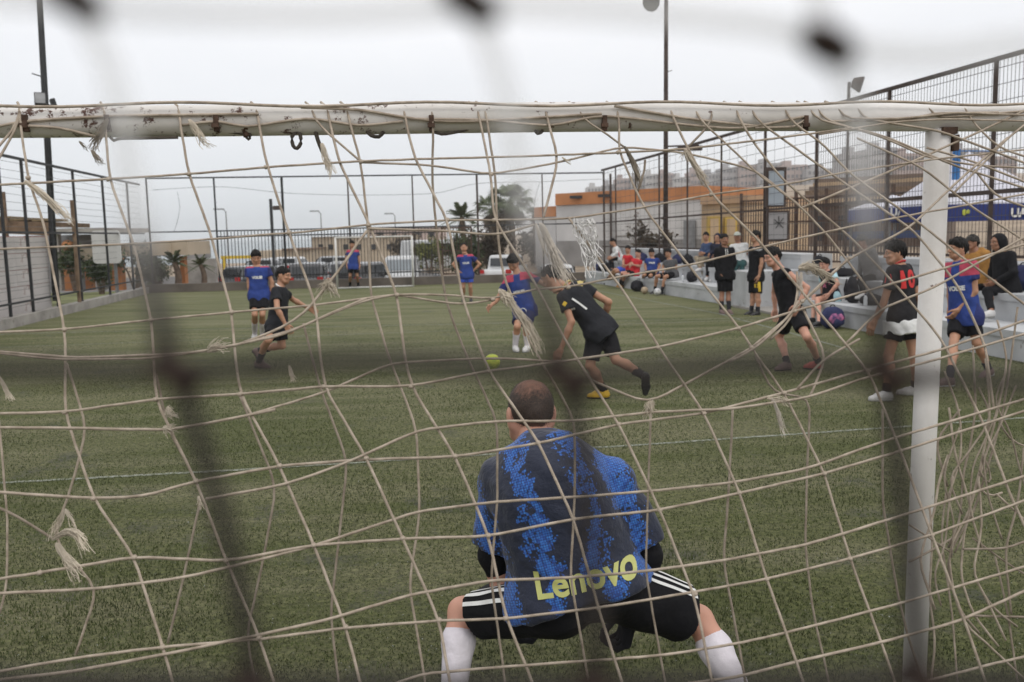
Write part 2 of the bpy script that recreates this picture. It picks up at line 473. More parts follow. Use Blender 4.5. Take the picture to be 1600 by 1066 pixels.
def make_shoe(h=.008):
    f = Field((-.07, -.09, 0), (.07, .24, .14), h)
    f.cone((0, -.022, .045), (0, .095, .036), .040, .045, 0); f.cone((.004, .095, .036), (-.004, .165, .026), .045, .032, .02)
    f.cone((0, -.008, .05), (0, -.006, .098), .039, .043, .03, True); f.cone((0, .02, .075), (0, .09, .05), .034, .032, .03)
    f.cut((0, 0, .012), (0, 0, -1)); up = f.surf()
    g = Field((-.07, -.09, -.02), (.07, .24, .06), h)
    g.cone((0, -.022, .03), (0, .095, .03), .043, .049, 0); g.cone((.004, .095, .03), (-.004, .168, .026), .049, .036, .02)
    g.cut((0, 0, .019), (0, 0, 1)); g.cut((0, 0, 0), (0, 0, -1))
    so_ = g.surf(); studs = [(-.022, -.03), (.022, -.03), (-.03, .07), (.03, .07), (-.025, .12), (.025, .12)]
    V, Q = so_; V = [V]; Q = [Q]; n = len(V[0])
    for x, y in studs:
        b = np.array([[x + .007 * i, y + .007 * j, z] for z in (-.009, .004) for j in (-1, 1) for i in (-1, 1)])
        V.append(b); Q.append(np.array([(0, 2, 3, 1), (0, 1, 5, 4), (2, 6, 7, 3), (0, 4, 6, 2), (1, 3, 7, 5), (4, 5, 7, 6)]) + n); n += 8
    return up, (np.concatenate(V), np.concatenate(Q))
HEAD = {'near': make_head(.0042), 'far': make_head(.007)}
HAIR = {(k, q): make_hair(k, h) for k in ('short', 'crew', 'full', 'curly', 'hood') for q, h in (('far', .008), ('near', .0055)) if (k, q) == ('crew', 'near') or q == 'far'}
HAND = {'open': make_hand(.35), 'fist': make_hand(1.0)}
SHOE = make_shoe()

SKIN = [mat('skin_tan', (.42, .22, .135), .55, .10, 14, .06, 120, dist=.002), mat('skin_brown', (.30, .145, .085), .55, .10, 14, .06, 120, dist=.002), mat('skin_fair', (.52, .27, .19), .55, .12, 12, .08, 120, dist=.002)]
for m_ in SKIN: m_.node_tree.nodes['Principled BSDF'].inputs['Subsurface Weight'].default_value = 0.08; m_.node_tree.nodes['Principled BSDF'].inputs['Subsurface Radius'].default_value = (.02, .008, .004)
HAIRM = mat('black_hair', (.010, .0085, .008), .8, .4, 60, .6, 160, dist=.004)
EYEW, EYED, LIP = mat('eye_white', (.6, .58, .55), .3, .05, 10, 0), mat('eye_dark', (.02, .014, .01), .2, .1, 10, 0), mat('lip', (.30, .12, .09), .5, .1, 20, 0)
BLACK = cloth('black_cloth', (.008, .008, .010)); CHAR = cloth('charcoal_cloth', (.019, .020, .024)); WHITE = cloth('white_cloth', (.68, .68, .67))
SOLE = mat('shoe_sole', (.35, .35, .33), .7, .2, 20, .1); DSOLE = mat('dark_sole', (.03, .03, .03), .6, .2, 20, .1)
TRIM_W = mat('print_white', (.72, .72, .70), .6, .08, 20, .05); TRIM_R = mat('print_red', (.55, .03, .03), .6, .1, 20, .05); TRIM_Y = mat('print_yellow', (.62, .42, .03), .6, .1, 20, .05)

HS = [-.16, 0, .14, .40, .66, .84, .95, 1.0]
WS = [.150, .166, .156, .140, .158, .142, .092, .062]
DS = [.100, .112, .106, .098, .110, .098, .075, .058]
def place(V, o, x, y, z, s=1.0): return np.asarray(V) * s @ np.stack([x, y, z]) + np.array(o)

def solve(parent, px, py, sg, L, Yref):
    """where the line of sight to the joint is one bone length from its parent (near or far side)"""
    if sg == 'g': return G(px, py, .085)
    if not isinstance(sg, str): return P(px, py, sg)
    d = ray(px, py); d = d / np.linalg.norm(d)
    oc = np.asarray(parent) - CAM; b = d @ oc; disc = b * b - (oc @ oc - L * L)
    if disc <= 0: return CAM + d * b
    q = math.sqrt(disc)
    if sg == '0': return CAM + d * b
    return CAM + d * (b - q if sg == 'n' else b + q)

def person(label, Y, phi, J, H=1.72, skin=0, build=1.0, hair='short', look=None, nod=0.0, tilt=0.0, shirt=None, sleeve=.55, bottom=None, blen=.72,
           sock=None, sockh=.5, shoe=None, sole=None, hands=('open', 'open'), hood=False, cap=None, toes=None, q='far', vox=.015, group=None, foot_pitch=(0, 0), loose=.016, glove=None, under=None, neck_trim=None, hair_m=None, no_feet=False, handdir=None, hunch=0.0):
    k = H / 1.75; ph = math.radians(phi)
    side0 = np.array([math.cos(ph), -math.sin(ph), 0]); fwd = np.array([math.sin(ph), math.cos(ph), 0])
    pel = P(J['pel'][0], J['pel'][1], Y)
    nk = solve(pel, *J['nk'], .53 * k, Y)
    up = nrm(nk - pel); side = nrm(side0 - up * (side0 @ up)); front = np.cross(up, side); L = np.linalg.norm(nk - pel)
    fr = (side, front, up)
    hd = solve(nk, *J['hd'], .165 * k, Y)
    sk, S = SKIN[skin], {}
    lk = math.radians(phi if look is None else look); nd = math.radians(nod)
    hf0 = np.array([math.sin(lk), math.cos(lk), 0]); hz = np.array([0, 0, 1.0])
    hy_ = hf0 * math.cos(nd) - hz * math.sin(nd); hu = hz * math.cos(nd) + hf0 * math.sin(nd); hx = np.cross(hy_, hu)
    if tilt: t_ = math.radians(tilt); hx, hu = hx * math.cos(t_) + hu * math.sin(t_), hu * math.cos(t_) - hx * math.sin(t_)
    b = build
    pts = [pel, nk, hd]
    arms, legs = {}, {}
    for sname, sg in (('L', -1), ('R', 1)):
        sh = nk - up * .062 * k + side * sg * .164 * k * (.5 + .5 * b)
        if 'sh' + sname in J: q_ = J['sh' + sname]; sh = P(q_[0], q_[1], nk[1] + q_[2])
        el = solve(sh, *J['e' + sname], .295 * k, Y); wr = solve(el, *J['w' + sname], .255 * k, Y)
        hp = pel + side * sg * .088 * k * (.5 + .5 * b) - up * .01
        kn = solve(hp, *J['k' + sname], .43 * k, Y); an = solve(kn, *J['a' + sname], .41 * k, Y)
        arms[sname] = (sh, el, wr); legs[sname] = (hp, kn, an); pts += [sh, el, wr, hp, kn, an]
    pts = np.array(pts); lo, hi = pts.min(0) - .16, pts.max(0) + .16
    # body: one continuous surface
    f = Field(lo, hi, vox)
    f.spine(pel, fr, L, HS, [w * k * b - .008 for w in WS], [d * k * b - .008 for d in DS], -.14, .95, 0, .03)
    f.cone(nk - up * .02, hd - hu * .05 * k - hy_ * .015, .060 * k, .054 * k, .04)
    for sn, sg in (('L', -1), ('R', 1)):
        sh, el, wr = arms[sn]; hp, kn, an = legs[sn]
        f.cone(nk - up * .03, sh, .052 * k, .056 * k * b, .04)
        f.cone(sh, el, .050 * k * b, .038 * k * b, .03); m_ = el + (wr - el) * .3
        f.cone(el, m_, .037 * k * b, .040 * k * b, .02); f.cone(m_, wr, .040 * k * b, .025 * k, .02)
        f.ell(hp - front * .032, (.084 * k * b,) * 3, .04)
        f.cone(hp, kn, .084 * k * b, .052 * k, .04)
        m_ = kn + (an - kn) * .32 - nrm(np.cross(an - kn, side)) * -.014 * k
        f.cone(kn, m_, .050 * k, .055 * k, .02); f.cone(m_, an, .053 * k, .034 * k, .03)
    V, Q = f.surf(); Vs, Qs, n = [V], [Q], len(V)
    def app(V_, Q_, flip=False):
        nonlocal n
        Vs.append(V_); Qs.append((Q_[:, ::-1] if flip else Q_) + n); n += len(V_)
    hv, hq = HEAD[q]; app(place(hv, hd, hx, hy_, hu, k * 1.02), hq)
    hand_mesh = []
    for i, (sn, sg) in enumerate((('L', -1), ('R', 1))):
        sh, el, wr = arms[sn]
        y_ = nrm(wr - el) if not handdir or handdir[i] is None else nrm(handdir[i])
        pal = side * -sg; z_ = -(pal - y_ * (pal @ y_))
        z_ = nrm(z_) if np.linalg.norm(z_) > .2 else nrm(np.cross(y_, side))
        x_ = np.cross(y_, z_)
        v, qd = HAND[hands[i]]; v = v.copy()
        fwdness = x_ @ (front + up * .3)
        if fwdness < 0: v[:, 0] *= -1
        if glove is not None: hand_mesh.append((place(v, wr, x_, y_, z_, k * 1.22), qd[:, ::-1] if fwdness < 0 else qd))
        else: app(place(v, wr, x_, y_, z_, k), qd, fwdness < 0)
    base = np.array([pel[0], pel[1], min(0 if not no_feet else 9, 9)]);
    allz = min(legs['L'][2][2], legs['R'][2][2]) - .085
    base[2] = max(0, allz)
    me = mk_mesh('person', np.concatenate(Vs) - base, [np.concatenate(Qs)], True)
    root = link('person', me, sk, None, base); tag(root, label, 'person', group)
    def child(name, V_, Q_, m_, par=root, attr=False):
        me_ = mk_mesh(name, V_ - wloc(root), [Q_], True)
        if attr:
            q_ = V_ - pel; a_ = np.stack([q_ @ side, q_ @ up, q_ @ front], 1).astype(np.float32)
            at = me_.attributes.new("tc", 'FLOAT_VECTOR', 'POINT'); at.data.foreach_set("vector", a_.ravel())
        return link(name, me_, m_, par)
    # face
    for sg in (-1, 1):
        e_ = MB().blob(hd + (hx * sg * .031 + hy_ * .081 + hu * .014) * k, np.array([.0135, .009, .0075]) * k, 8, np.stack([hx, hy_, hu], 1))
        eo = part('eye', e_, EYEW, root, True)
        part('iris', MB().blob(hd + (hx * sg * .031 + hy_ * .0875 + hu * .0135) * k, np.array([.0062, .004, .0062]) * k, 8, np.stack([hx, hy_, hu], 1)), EYED, eo, True)
        part('eyebrow', MB().tube([hd + (hx * sg * x_ + hy_ * (.094 - abs(x_ - .03) * .35) + hu * z_) * k for x_, z_ in ((.014, .034), (.03, .039), (.048, .033))], .0042 * k, 5), HAIRM, root, True)
    part('mouth', MB().tube([hd + (hx * x_ + hy_ * (.094 - abs(x_) * .3) + hu * -.0555) * k for x_ in (-.024, 0, .024)], [.002, .0042, .002], 5), LIP, root, True)
    # hair or hood
    if hair:
        hv, hq = HAIR[(hair, q)] if (hair, q) in HAIR else HAIR[(hair, 'far')]
        ho = child('hood' if hair == 'hood' else 'hair', place(hv, hd, hx, hy_, hu, k * 1.02), hq, (shirt if hair == 'hood' else (hair_m or HAIRM)))
        if hair_m:
            at = ho.data.attributes.new("tc", 'FLOAT_VECTOR', 'POINT'); at.data.foreach_set("vector", hv.astype(np.float32).ravel())
    if cap is not None:
        c_ = Field((-.12, -.14, -.02), (.12, .22, .16), .008)
        c_.ell((0, -.012, .04), (.092, .112, .098), 0); c_.cut((0, 0, .03), nrm((0, .15, -1)))
        v, qd = c_.surf(); co = child('cap', place(v, hd, hx, hy_, hu, k), qd, cap)
        g_ = Field((-.09, .0, .02), (.09, .2, .08), .006); g_.ell((0, .10, .046), (.078, .085, .012), 0)
        v, qd = g_.surf(); child('brim', place(v, hd, hx, hy_, hu, k), qd, cap, co)
    # shirt
    gws = [w * k * b for w in WS]; gds = [d * k * b for d in DS]
    if shirt is not None:
        f = Field(lo - .03, hi + .03, vox)
        hem = -.13 / L if not (isinstance(under, tuple)) else under[0]
        gw2 = list(gws); gd2 = list(gds); gw2[0] += .035; gd2[0] += .035; gw2[1] += .018; gd2[1] += .018; gw2[2] += .012; gd2[2] += .010; gw2[3] += .012; gd2[3] += .012
        f.spine(pel, fr, L, HS, gw2, gd2, hem, .985, loose, .02, True)
        for sn, sg in (('L', -1), ('R', 1)):
            sh, el, wr = arms[sn]
            f.ell(legs[sn][0] - front * .032, (.083 * k * b + loose,) * 3, .05, None, (pel + up * L * hem, -up))
            f.ell(legs[sn][0] + (legs[sn][1] - legs[sn][0]) * .08, (.103 * k * b + loose,) * 3, .05, None, (pel + up * L * hem, -up))
            ns_ = .010 if q == 'near' else 0
            f.cone(nk - up * .045, sh, .058 * k + ns_, .064 * k * b + ns_, .045)
            if sleeve <= 1.0:
                if sleeve > 0: f.cone(sh, sh + (el - sh) * sleeve, .064 * k * b + ns_, .062 * k * b + .008 + ns_, .025, True)
            else:
                f.cone(sh, el, .064 * k * b, .056 * k * b, .03); f.cone(el, el + (wr - el) * (sleeve - 1), .056 * k * b, .042 * k, .03, True)
        if hood: f.cone(nk - side * .05 - front * .075 + up * .02, nk + side * .05 - front * .075 + up * .02, .045, .045, .03); f.cone(nk - side * .085 - front * .03 + up * .02, nk + side * .085 - front * .03 + up * .02, .03, .03, .03)
        if hunch: f.ell(nk - up * .15 * k - front * .04, (.165 * b, .165 * b, .165 * b), .08); f.ell(pel + up * .22 * k - front * .02, (.165 * b, .15 * b, .18), .08)
        f.wrinkle(.0042, 26, int(J['pel'][0]))
        if q == 'near': f.wrinkle(.0055, 15, 5); f.wrinkle(.003, 44, 9)
        f.wrinkle(.0022, 60, int(J['pel'][1]))
        v, qd = f.surf(); S['shirt'] = child('hoodie' if hood else 'shirt', v, qd, shirt, root, True)
    if neck_trim is not None:
        a_ = np.linspace(0, 2 * math.pi, 17)
        part('collar', MB().tube([nk + up * (.012 - .03 * math.cos(t)) + side * .070 * k * math.sin(t) + front * (.066 * k * math.cos(t) + .004) for t in a_], .011, 6), neck_trim, root, True)
    # shorts or trousers
    if bottom is not None:
        f = Field(lo - .03, hi + .03, vox); lg = blen
        f.spine(pel, fr, L, HS, gws, gds, -.15, .14, .004, .03)
        for sn, sg in (('L', -1), ('R', 1)):
            hp, kn, an = legs[sn]
            f.ell(hp - front * .032, (.091 * k * b,) * 3, .04)
            if lg <= 1.0: f.cone(hp, hp + (kn - hp) * lg, .100 * k * b, (.100 - .022 * lg) * k * b + .012, .05, True)
            else: f.cone(hp, kn, .098 * k * b, .070 * k, .05); f.cone(kn, kn + (an - kn) * (lg - 1), .070 * k, .052 * k, .03, True)
        f.wrinkle(.004, 28, int(J['pel'][0]) + 5)
        f.cut(pel + up * (.09 * k), up)
        v, qd = f.surf(); S['shorts'] = child('shorts' if lg <= 1 else 'trousers', v, qd, bottom, root, True)
    for i, (sn, sg) in enumerate((('L', -1), ('R', 1))):
        hp, kn, an = legs[sn]
        if sock is not None:
            f = Field(np.minimum(kn, an) - .1, np.maximum(kn, an) + .1, min(vox, .012))
            tp = an + (kn - an) * sockh; mid = an + (kn - an) * .68 - nrm(np.cross(an - kn, side)) * -.014 * k
            if sockh > .68: f.cone(an, mid, .042 * k, .0605 * k, .02); f.cone(mid, tp, .061 * k, .056 * k, .02, True)
            else: f.cone(an, tp, .042 * k, (.044 + .016 * sockh) * k, .02, True)
            v, qd = f.surf(); S['sock' + sn] = child('sock', v, qd, sock)
        if shoe is not None:
            ty = math.radians(phi if toes is None or toes[i] is None else toes[i]); fp = math.radians(foot_pitch[i])
            y0 = np.array([math.sin(ty), math.cos(ty), 0]); y_ = y0 * math.cos(fp) - hz * math.sin(fp); z_ = hz * math.cos(fp) + y0 * math.sin(fp); x_ = np.cross(y_, z_)
            o_ = an - z_ * .085 * k
            sm = shoe[i] if isinstance(shoe, tuple) else shoe
            s_ = child('shoe', place(SHOE[0][0], o_, x_, y_, z_, k), SHOE[0][1], sm)
            child('sole', place(SHOE[1][0], o_, x_, y_, z_, k), SHOE[1][1], sole or SOLE, s_)
    for v, qd in hand_mesh: child('glove', v, qd, glove)
    S.update(root=root, pel=pel, nk=nk, hd=hd, side=side, up=up, front=front, arms=arms, legs=legs, L=L, k=k, child=child, hx=hx, hy=hy_, hu=hu)
    return S
def stripe(S, sh_name, pts2, w, m, name='stripe'):
    """a flat tape laid over cloth along points, dropped onto the surface from outside"""
    pass
# ------------------------------------------------------------------ ground, sea, turf
def smst(a, b, x): t = np.clip((x - a) / (b - a), 0, 1); return t * t * (3 - 2 * t)
def terrain(x, y):
    u, v = x * CT + y * ST, -x * ST + y * CT
    z = np.full_like(x, -.05)
    z = z - 1.05 * smst(36.5, 41, v) * (1 - smst(3, 10, u - v * .02))                # car park lies lower
    far = np.hypot(x, y)
    az = np.arctan2(x, y)
    z = z + smst(60, 190, far) * smst(.03, .30, az) * (1 - smst(1.9, 2.5, az)) * 9.0
    z = z + smst(190, 420, far) * smst(.02, .32, az) * (1 - smst(1.9, 2.5, az)) * 10.0
    z = z + smst(420, 900, far) * smst(.02, .4, az) * (1 - smst(1.9, 2.5, az)) * 22.0
    z = z - smst(118, 150, far) * (1 - smst(-.10, .03, az)) * smst(-2.2, -1.6, az) * 7.0    # shore on the left
    return z
g1 = np.sinh(np.linspace(-5.4, 5.4, 150)) / math.sinh(5.4) * 3200
X, Y_ = np.meshgrid(g1, g1, indexing='ij'); Z = terrain(X, Y_)
nn = len(g1); ii = np.arange(nn * nn).reshape(nn, nn)
q_ = np.stack([ii[:-1, :-1], ii[1:, :-1], ii[1:, 1:], ii[:-1, 1:]], -1).reshape(-1, 4)
SAND = mat('sandy_ground', (.30, .235, .17), .9, .35, .35, .3, 3.0)
tag(link('ground', mk_mesh('ground', np.stack([X, Y_, Z], -1).reshape(-1, 3), [q_], True), SAND), kind='structure')
sea = MB(); sea.add([(-3100, 100, -4.6), (3100, 100, -4.6), (3100, 3150, -4.6), (-3100, 3150, -4.6)], [(0, 1, 2, 3)])
struct('sea', sea, mat('sea_water', (.05, .10, .115), .22, .2, .03, .3, .4))
lot = MB(); lot.add([F(-40, 41.5, -1.085), F(6, 41.5, -1.085), F(6, 78, -1.085), F(-40, 78, -1.085)], [(0, 1, 2, 3)])
struct('parking_lot', lot, mat('asphalt', (.13, .125, .12), .9, .25, .5, .3, 30))

# turf: short matted blades over rubber crumb
m, n, l, b = new_mat('turf')
t = n.new("ShaderNodeTexCoord")
def tn(sc_, det=4, rough=.6, vec=None):
    o = n.new("ShaderNodeTexNoise"); o.inputs['Scale'].default_value = sc_; o.inputs['Detail'].default_value = det; o.inputs['Roughness'].default_value = rough
    l.new(vec or t.outputs['Object'], o.inputs[0]); return o.outputs[0]
def ramp(src, stops):
    r = n.new("ShaderNodeValToRGB"); e = r.color_ramp.elements
    e[0].position, e[0].color = stops[0][0], col4(stops[0][1]); e[1].position, e[1].color = stops[-1][0], col4(stops[-1][1])
    for p_, c in stops[1:-1]: k = e.new(p_); k.color = col4(c)
    l.new(src, r.inputs[0]); return r.outputs[0]
def mixc(fac, a, c):
    x = n.new("ShaderNodeMix"); x.data_type = 'RGBA'
    for s_, q in ((0, fac), (6, a), (7, c)):
        if isinstance(q, (float, tuple)): x.inputs[s_].default_value = q
        else: l.new(q, x.inputs[s_])
    return x.outputs[2]
big = ramp(tn(.22, 5, .62), [(.30, (.080, .094, .028)), (.5, (.117, .129, .046)), (.72, (.170, .174, .074))])
mpx = n.new("ShaderNodeMapping"); mpx.inputs['Scale'].default_value = (.35, 2.2, 1); mpx.inputs['Rotation'].default_value = (0, 0, -TH); l.new(t.outputs['Object'], mpx.inputs[0])
stri = ramp(tn(.8, 4, .6, mpx.outputs[0]), [(.40, (0, 0, 0)), (.62, (1, 1, 1))])
c = mixc(stri, big, (.192, .188, .100, 1))
fine = ramp(tn(28, 5, .75), [(.34, (.035, .036, .026)), (.55, (.5, .5, .5)), (.74, (1, 1, .85))])
mlt = n.new("ShaderNodeMix"); mlt.data_type = 'RGBA'; mlt.blend_type = 'OVERLAY'; mlt.inputs[0].default_value = .65
l.new(c, mlt.inputs[6]); l.new(fine, mlt.inputs[7])
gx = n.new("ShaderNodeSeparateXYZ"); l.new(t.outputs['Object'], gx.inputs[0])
near_dark = n.new("ShaderNodeMapRange"); near_dark.inputs['From Min'].default_value = 9.0; near_dark.inputs['From Max'].default_value = 3.0; near_dark.inputs['To Min'].default_value = 0; near_dark.inputs['To Max'].default_value = .07; l.new(gx.outputs[1], near_dark.inputs['Value'])  # rubber patches thicken near the goal; lens edge darkening painted in with them
wa = n.new("ShaderNodeMath"); l.new(tn(1.1, 6, .75), wa.inputs[0]); l.new(near_dark.outputs[0], wa.inputs[1])
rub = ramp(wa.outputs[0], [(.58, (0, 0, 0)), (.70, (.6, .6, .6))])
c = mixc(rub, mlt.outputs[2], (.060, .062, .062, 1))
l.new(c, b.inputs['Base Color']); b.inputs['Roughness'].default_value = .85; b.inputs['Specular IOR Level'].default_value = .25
bp = n.new("ShaderNodeBump"); bp.inputs['Strength'].default_value = .9; bp.inputs['Distance'].default_value = .03
l.new(tn(45, 5, .8), bp.inputs['Height']); l.new(bp.outputs[0], b.inputs['Normal'])
TURF = m
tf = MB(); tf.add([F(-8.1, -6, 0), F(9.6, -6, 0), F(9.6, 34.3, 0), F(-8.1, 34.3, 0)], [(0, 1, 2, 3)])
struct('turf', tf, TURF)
# worn white lines
m, n, l, b = new_mat('worn_line'); t = n.new("ShaderNodeTexCoord")
c = ramp(tn(26, 6, .8), [(.44, (.085, .098, .045)), (.58, (.26, .27, .23)), (.80, (.50, .51, .48))])
l.new(c, b.inputs['Base Color']); b.inputs['Roughness'].default_value = .9
LINE = m
def line_strip(name, pts, w):
    mb = MB(); pts = [np.array(p) for p in pts]
    d = [nrm(pts[min(i + 1, len(pts) - 1)] - pts[max(i - 1, 0)]) for i in range(len(pts))]
    nn_ = [np.array([-q[1], q[0], 0]) for q in d]
    V = []
    for p, q in zip(pts, nn_): V += [p + q * w / 2 + [0, 0, .004], p - q * w / 2 + [0, 0, .004]]
    mb.add(V, [(2 * i, 2 * i + 1, 2 * i + 3, 2 * i + 2) for i in range(len(pts) - 1)])
    struct(name, mb, LINE)
line_strip('goal_area_line', [G(-90, 760), G(370, 735), G(980, 697), G(1400, 668), G(1700, 646)], .055)
line_strip('penalty_line', [G(-60, 524), G(400, 513), G(700, 507), G(1060, 500), G(1300, 494)], .06)
line_strip('halfway_line', [F(-8, 17.6, 0), F(8.3, 17.6, 0)], .05)
line_strip('touch_line', [G(920, 452), G(1120, 490), G(1240, 522), G(1330, 548)], .06)
# turf blades near the goal
NB = 300000
yy = 2.2 + 17.0 * rng.random(NB)**2.1
xx = (rng.random(NB) - .5) * 2 * (.62 * yy + .3)
hh = (.010 + .014 * rng.random(NB)) * (.75 + .35 * np.sin(xx * 2.1) * np.sin(yy * 1.7)) * (1 - .55 * smst(9, 19, yy))
an = rng.random(NB) * 6.283; wd = .0014 + .0015 * rng.random(NB) + yy * .00022
ln = .012 * rng.random(NB); la = rng.random(NB) * 6.283
c0 = np.stack([xx, yy, np.zeros(NB)], 1); dx = np.stack([np.cos(an) * wd, np.sin(an) * wd, np.zeros(NB)], 1)
tp = c0 + np.stack([np.cos(la) * ln, np.sin(la) * ln, hh], 1)
V = np.stack([c0 - dx, c0 + dx, tp], 1).reshape(-1, 3)
BL = mat('turf_blade', (.070, .088, .028), .8, .40, 2.2, 0, c2=(.040, .051, .017))
tag(link('turf_blades', mk_mesh('turf_blades', V, [np.arange(NB * 3).reshape(-1, 3)]), BL), 'short worn green turf blades of the pitch', 'turf', kind='stuff')

NC = 7000
yy = 2.2 + 8.0 * rng.random(NC)**1.2; xx = (rng.random(NC) - .5) * 2 * (.62 * yy + .3); c0 = np.stack([xx, yy, .012 + .008 * rng.random(NC)], 1); V = np.stack([c0, c0 + rng.normal(size=(NC, 3)) * .0030, c0 + rng.normal(size=(NC, 3)) * .0030], 1).reshape(-1, 3); V[:, 2] = np.maximum(V[:, 2], .006)
tag(link('crumb', mk_mesh('crumb', V, [np.arange(NC * 3).reshape(-1, 3)]), mat('pale_crumb', (.34, .35, .33), .6, .5, 3, 0)), 'pale crumbs and lint scattered in the turf', 'crumb', kind='stuff')

# ------------------------------------------------------------------ common materials
CONC = mat('concrete', (.33, .31, .285), .9, .25, 2.2, .35, 14, spot=((.20, .18, .16), 3.5, .62))
CONCW = mat('whitewashed_concrete', (.47, .48, .49), .85, .22, 1.6, .3, 12, spot=((.28, .27, .26), 2.6, .60))
DSTEEL = mat('dark_fence_steel', (.030, .032, .034), .6, .3, 8, .2, 30)
BSTEEL = mat('brown_fence_steel', (.062, .044, .037), .7, .35, 6, .25, 30, spot=((.10, .05, .03), 7, .62))
WIRE = mat('fence_wire', (.10, .10, .10), .6, .2, 8, 0)
WHITEP = mat('white_paint', (.66, .65, .62), .5, .12, 5, .1, 40, spot=((.17, .07, .035), 9, .67))
GALV = mat('grey_metal', (.22, .225, .23), .5, .2, 5, .1, 30, metal=.4)
GLASS = mat('dark_window', (.025, .028, .032), .12, .2, 2, 0)
ORANGE = mat('orange_plaster', (.46, .20, .085), .85, .18, .9, .2, 8)
WPLAST = mat('white_plaster', (.56, .55, .54), .85, .13, .7, .2, 8, spot=((.42, .40, .37), 1.2, .62))
GPLAST = mat('grey_plaster', (.27, .26, .25), .9, .2, .9, .2, 8)
TAN = mat('tan_plaster', (.42, .31, .20), .9, .2, .8, .2, 8)
BEIGE = mat('beige_plaster', (.44, .37, .28), .9, .15, .7, .2, 8)
WOOD = mat('weathered_wood', (.19, .13, .085), .85, .4, 5, .35, 20)
RUST = mat('rusty_steel', (.085, .055, .042), .85, .45, 6, .4, 25)

# ------------------------------------------------------------------ far end: kerb wall, railing, tall fence
V0 = 34.3
struct('end_wall', MB().hexa([F(-8.3, V0, -.05), F(9.3, V0, -.05), F(9.3, V0 + .3, -.05), F(-8.3, V0 + .3, -.05), F(-8.3, V0, .30), F(9.3, V0, .30), F(9.3, V0 + .3, .30), F(-8.3, V0 + .3, .30)]), mat('dirty_kerb', (.135, .115, .098), .9, .3, 1.5, .3, 12))
VR = V0 + .15
fx = thing('railing', 'dark metal railing of upright bars along the far end of the pitch', 'railing', F(-5, VR, .30))
ua, ub = -5.75, 2.35
part('top_rail', MB().beam(F(ua, VR, 1.96), F(ub, VR, 1.96), .045), DSTEEL, fx)
part('bottom_rail', MB().beam(F(ua, VR, .50), F(ub, VR, .50), .045), DSTEEL, fx)
nb = int((ub - ua) / .118)
copies('bar', MB().beam((0, 0, 0), (0, 0, 1.82), .022), DSTEEL, fx, [F(ua + (ub - ua) * (i + .5) / nb, VR - .035, .34) for i in range(nb)])
gt = thing('gate', 'rusty red brown barred gate in the far fence beside the palms', 'gate', F(2.4, VR, .3))
part('gate_frame', MB().beam(F(2.45, VR, .34), F(2.45, VR, 2.14), .06).beam(F(3.55, VR, .34), F(3.55, VR, 2.14), .06).beam(F(2.48, VR, 2.11), F(3.52, VR, 2.11), .06).beam(F(2.48, VR, .38), F(3.52, VR, .38), .06).beam(F(2.48, VR, 1.25), F(3.52, VR, 1.25), .05), RUST, gt)
copies('bar', MB().beam((0, 0, 0), (0, 0, 1.66), .024), RUST, gt, [F(2.45 + 1.1 * (i + 1) / 10, VR - .036, .42) for i in range(9)])
tf_ = thing('tall_fence', 'tall dark post and rail fence closing the far end of the pitch', 'fence', F(0, V0 + .2, .3))
VF = V0 + .26
upx = [PF(px, 400, VF) for px in (236, 341, 446, 548, 648, 748, 849, 944)]
us = [q @ np.array([CT, ST, 0]) for q in upx]
for i, u_ in enumerate(us):
    w = .075 if i in (2, 5) else .05
    part('post', MB().beam(F(u_, VF, .30), F(u_, VF, 4.06), w), DSTEEL if i < 3 else BSTEEL, tf_)
part('top_rail', MB().beam(F(us[0] - .03, VF, 4.09), F(us[-1] + .03, VF, 4.09), .05), DSTEEL, tf_)
part('middle_rail', MB().beam(F(us[0], VF - .052, 2.17), F(us[-1], VF - .052, 2.17), .045), DSTEEL, tf_)
for nm, pl in (('sagging_wire', [(238, 297), (345, 292), (450, 302), (560, 305), (680, 302), (745, 287), (850, 284), (940, 280)]), ('loose_wire', [(277, 300), (281, 325), (276, 350), (272, 362)]), ('loose_wire', [(843, 285), (836, 310), (830, 350)])):
    part(nm, MB().tube(smooth_path([PF(a, b_, VF + .03) for a, b_ in pl], .3), .007, 4), WIRE, tf_)

# left side: kerb and fence
UL = -8.15
struct('side_kerb', MB().hexa([F(UL - .25, -6, -.05), F(UL, -6, -.05), F(UL, V0, -.05), F(UL - .25, V0, -.05), F(UL - .25, -6, .22), F(UL, -6, .22), F(UL, V0, .22), F(UL - .25, V0, .22)]), CONC)
lf = thing('side_fence', 'dark wire fence along the left side of the pitch', 'fence', F(UL - .12, 10, .22))
def v_of(px, u):  # where the line of sight crosses the side line
    d = ray(px, 400); return (u / (d[0] * CT + d[1] * ST)) * (-d[0] * ST + d[1] * CT)
UF = UL - .12
lv = [7, 9.5, 12, 14.5, 17, 19.2] + [v_of(px, UF) for px in (9, 45, 85, 123, 168, 206, 237)]
lv = sorted(set(round(q, 2) for q in lv if q < V0))
ZL = 3.86
copies('post', MB().beam((0, 0, 0), (0, 0, ZL - .25), .055), DSTEEL, lf, [F(UF, q, .22) for q in lv])
part('top_rail', MB().beam(F(UF, lv[0], ZL), F(UF, V0, ZL), .06), DSTEEL, lf)
part('middle_rail', MB().beam(F(UF + .055, lv[0], 2.13), F(UF + .055, V0, 2.13), .05), DSTEEL, lf)
part('bottom_rail', MB().beam(F(UF + .055, lv[0], .52), F(UF + .055, V0, .52), .045), DSTEEL, lf)
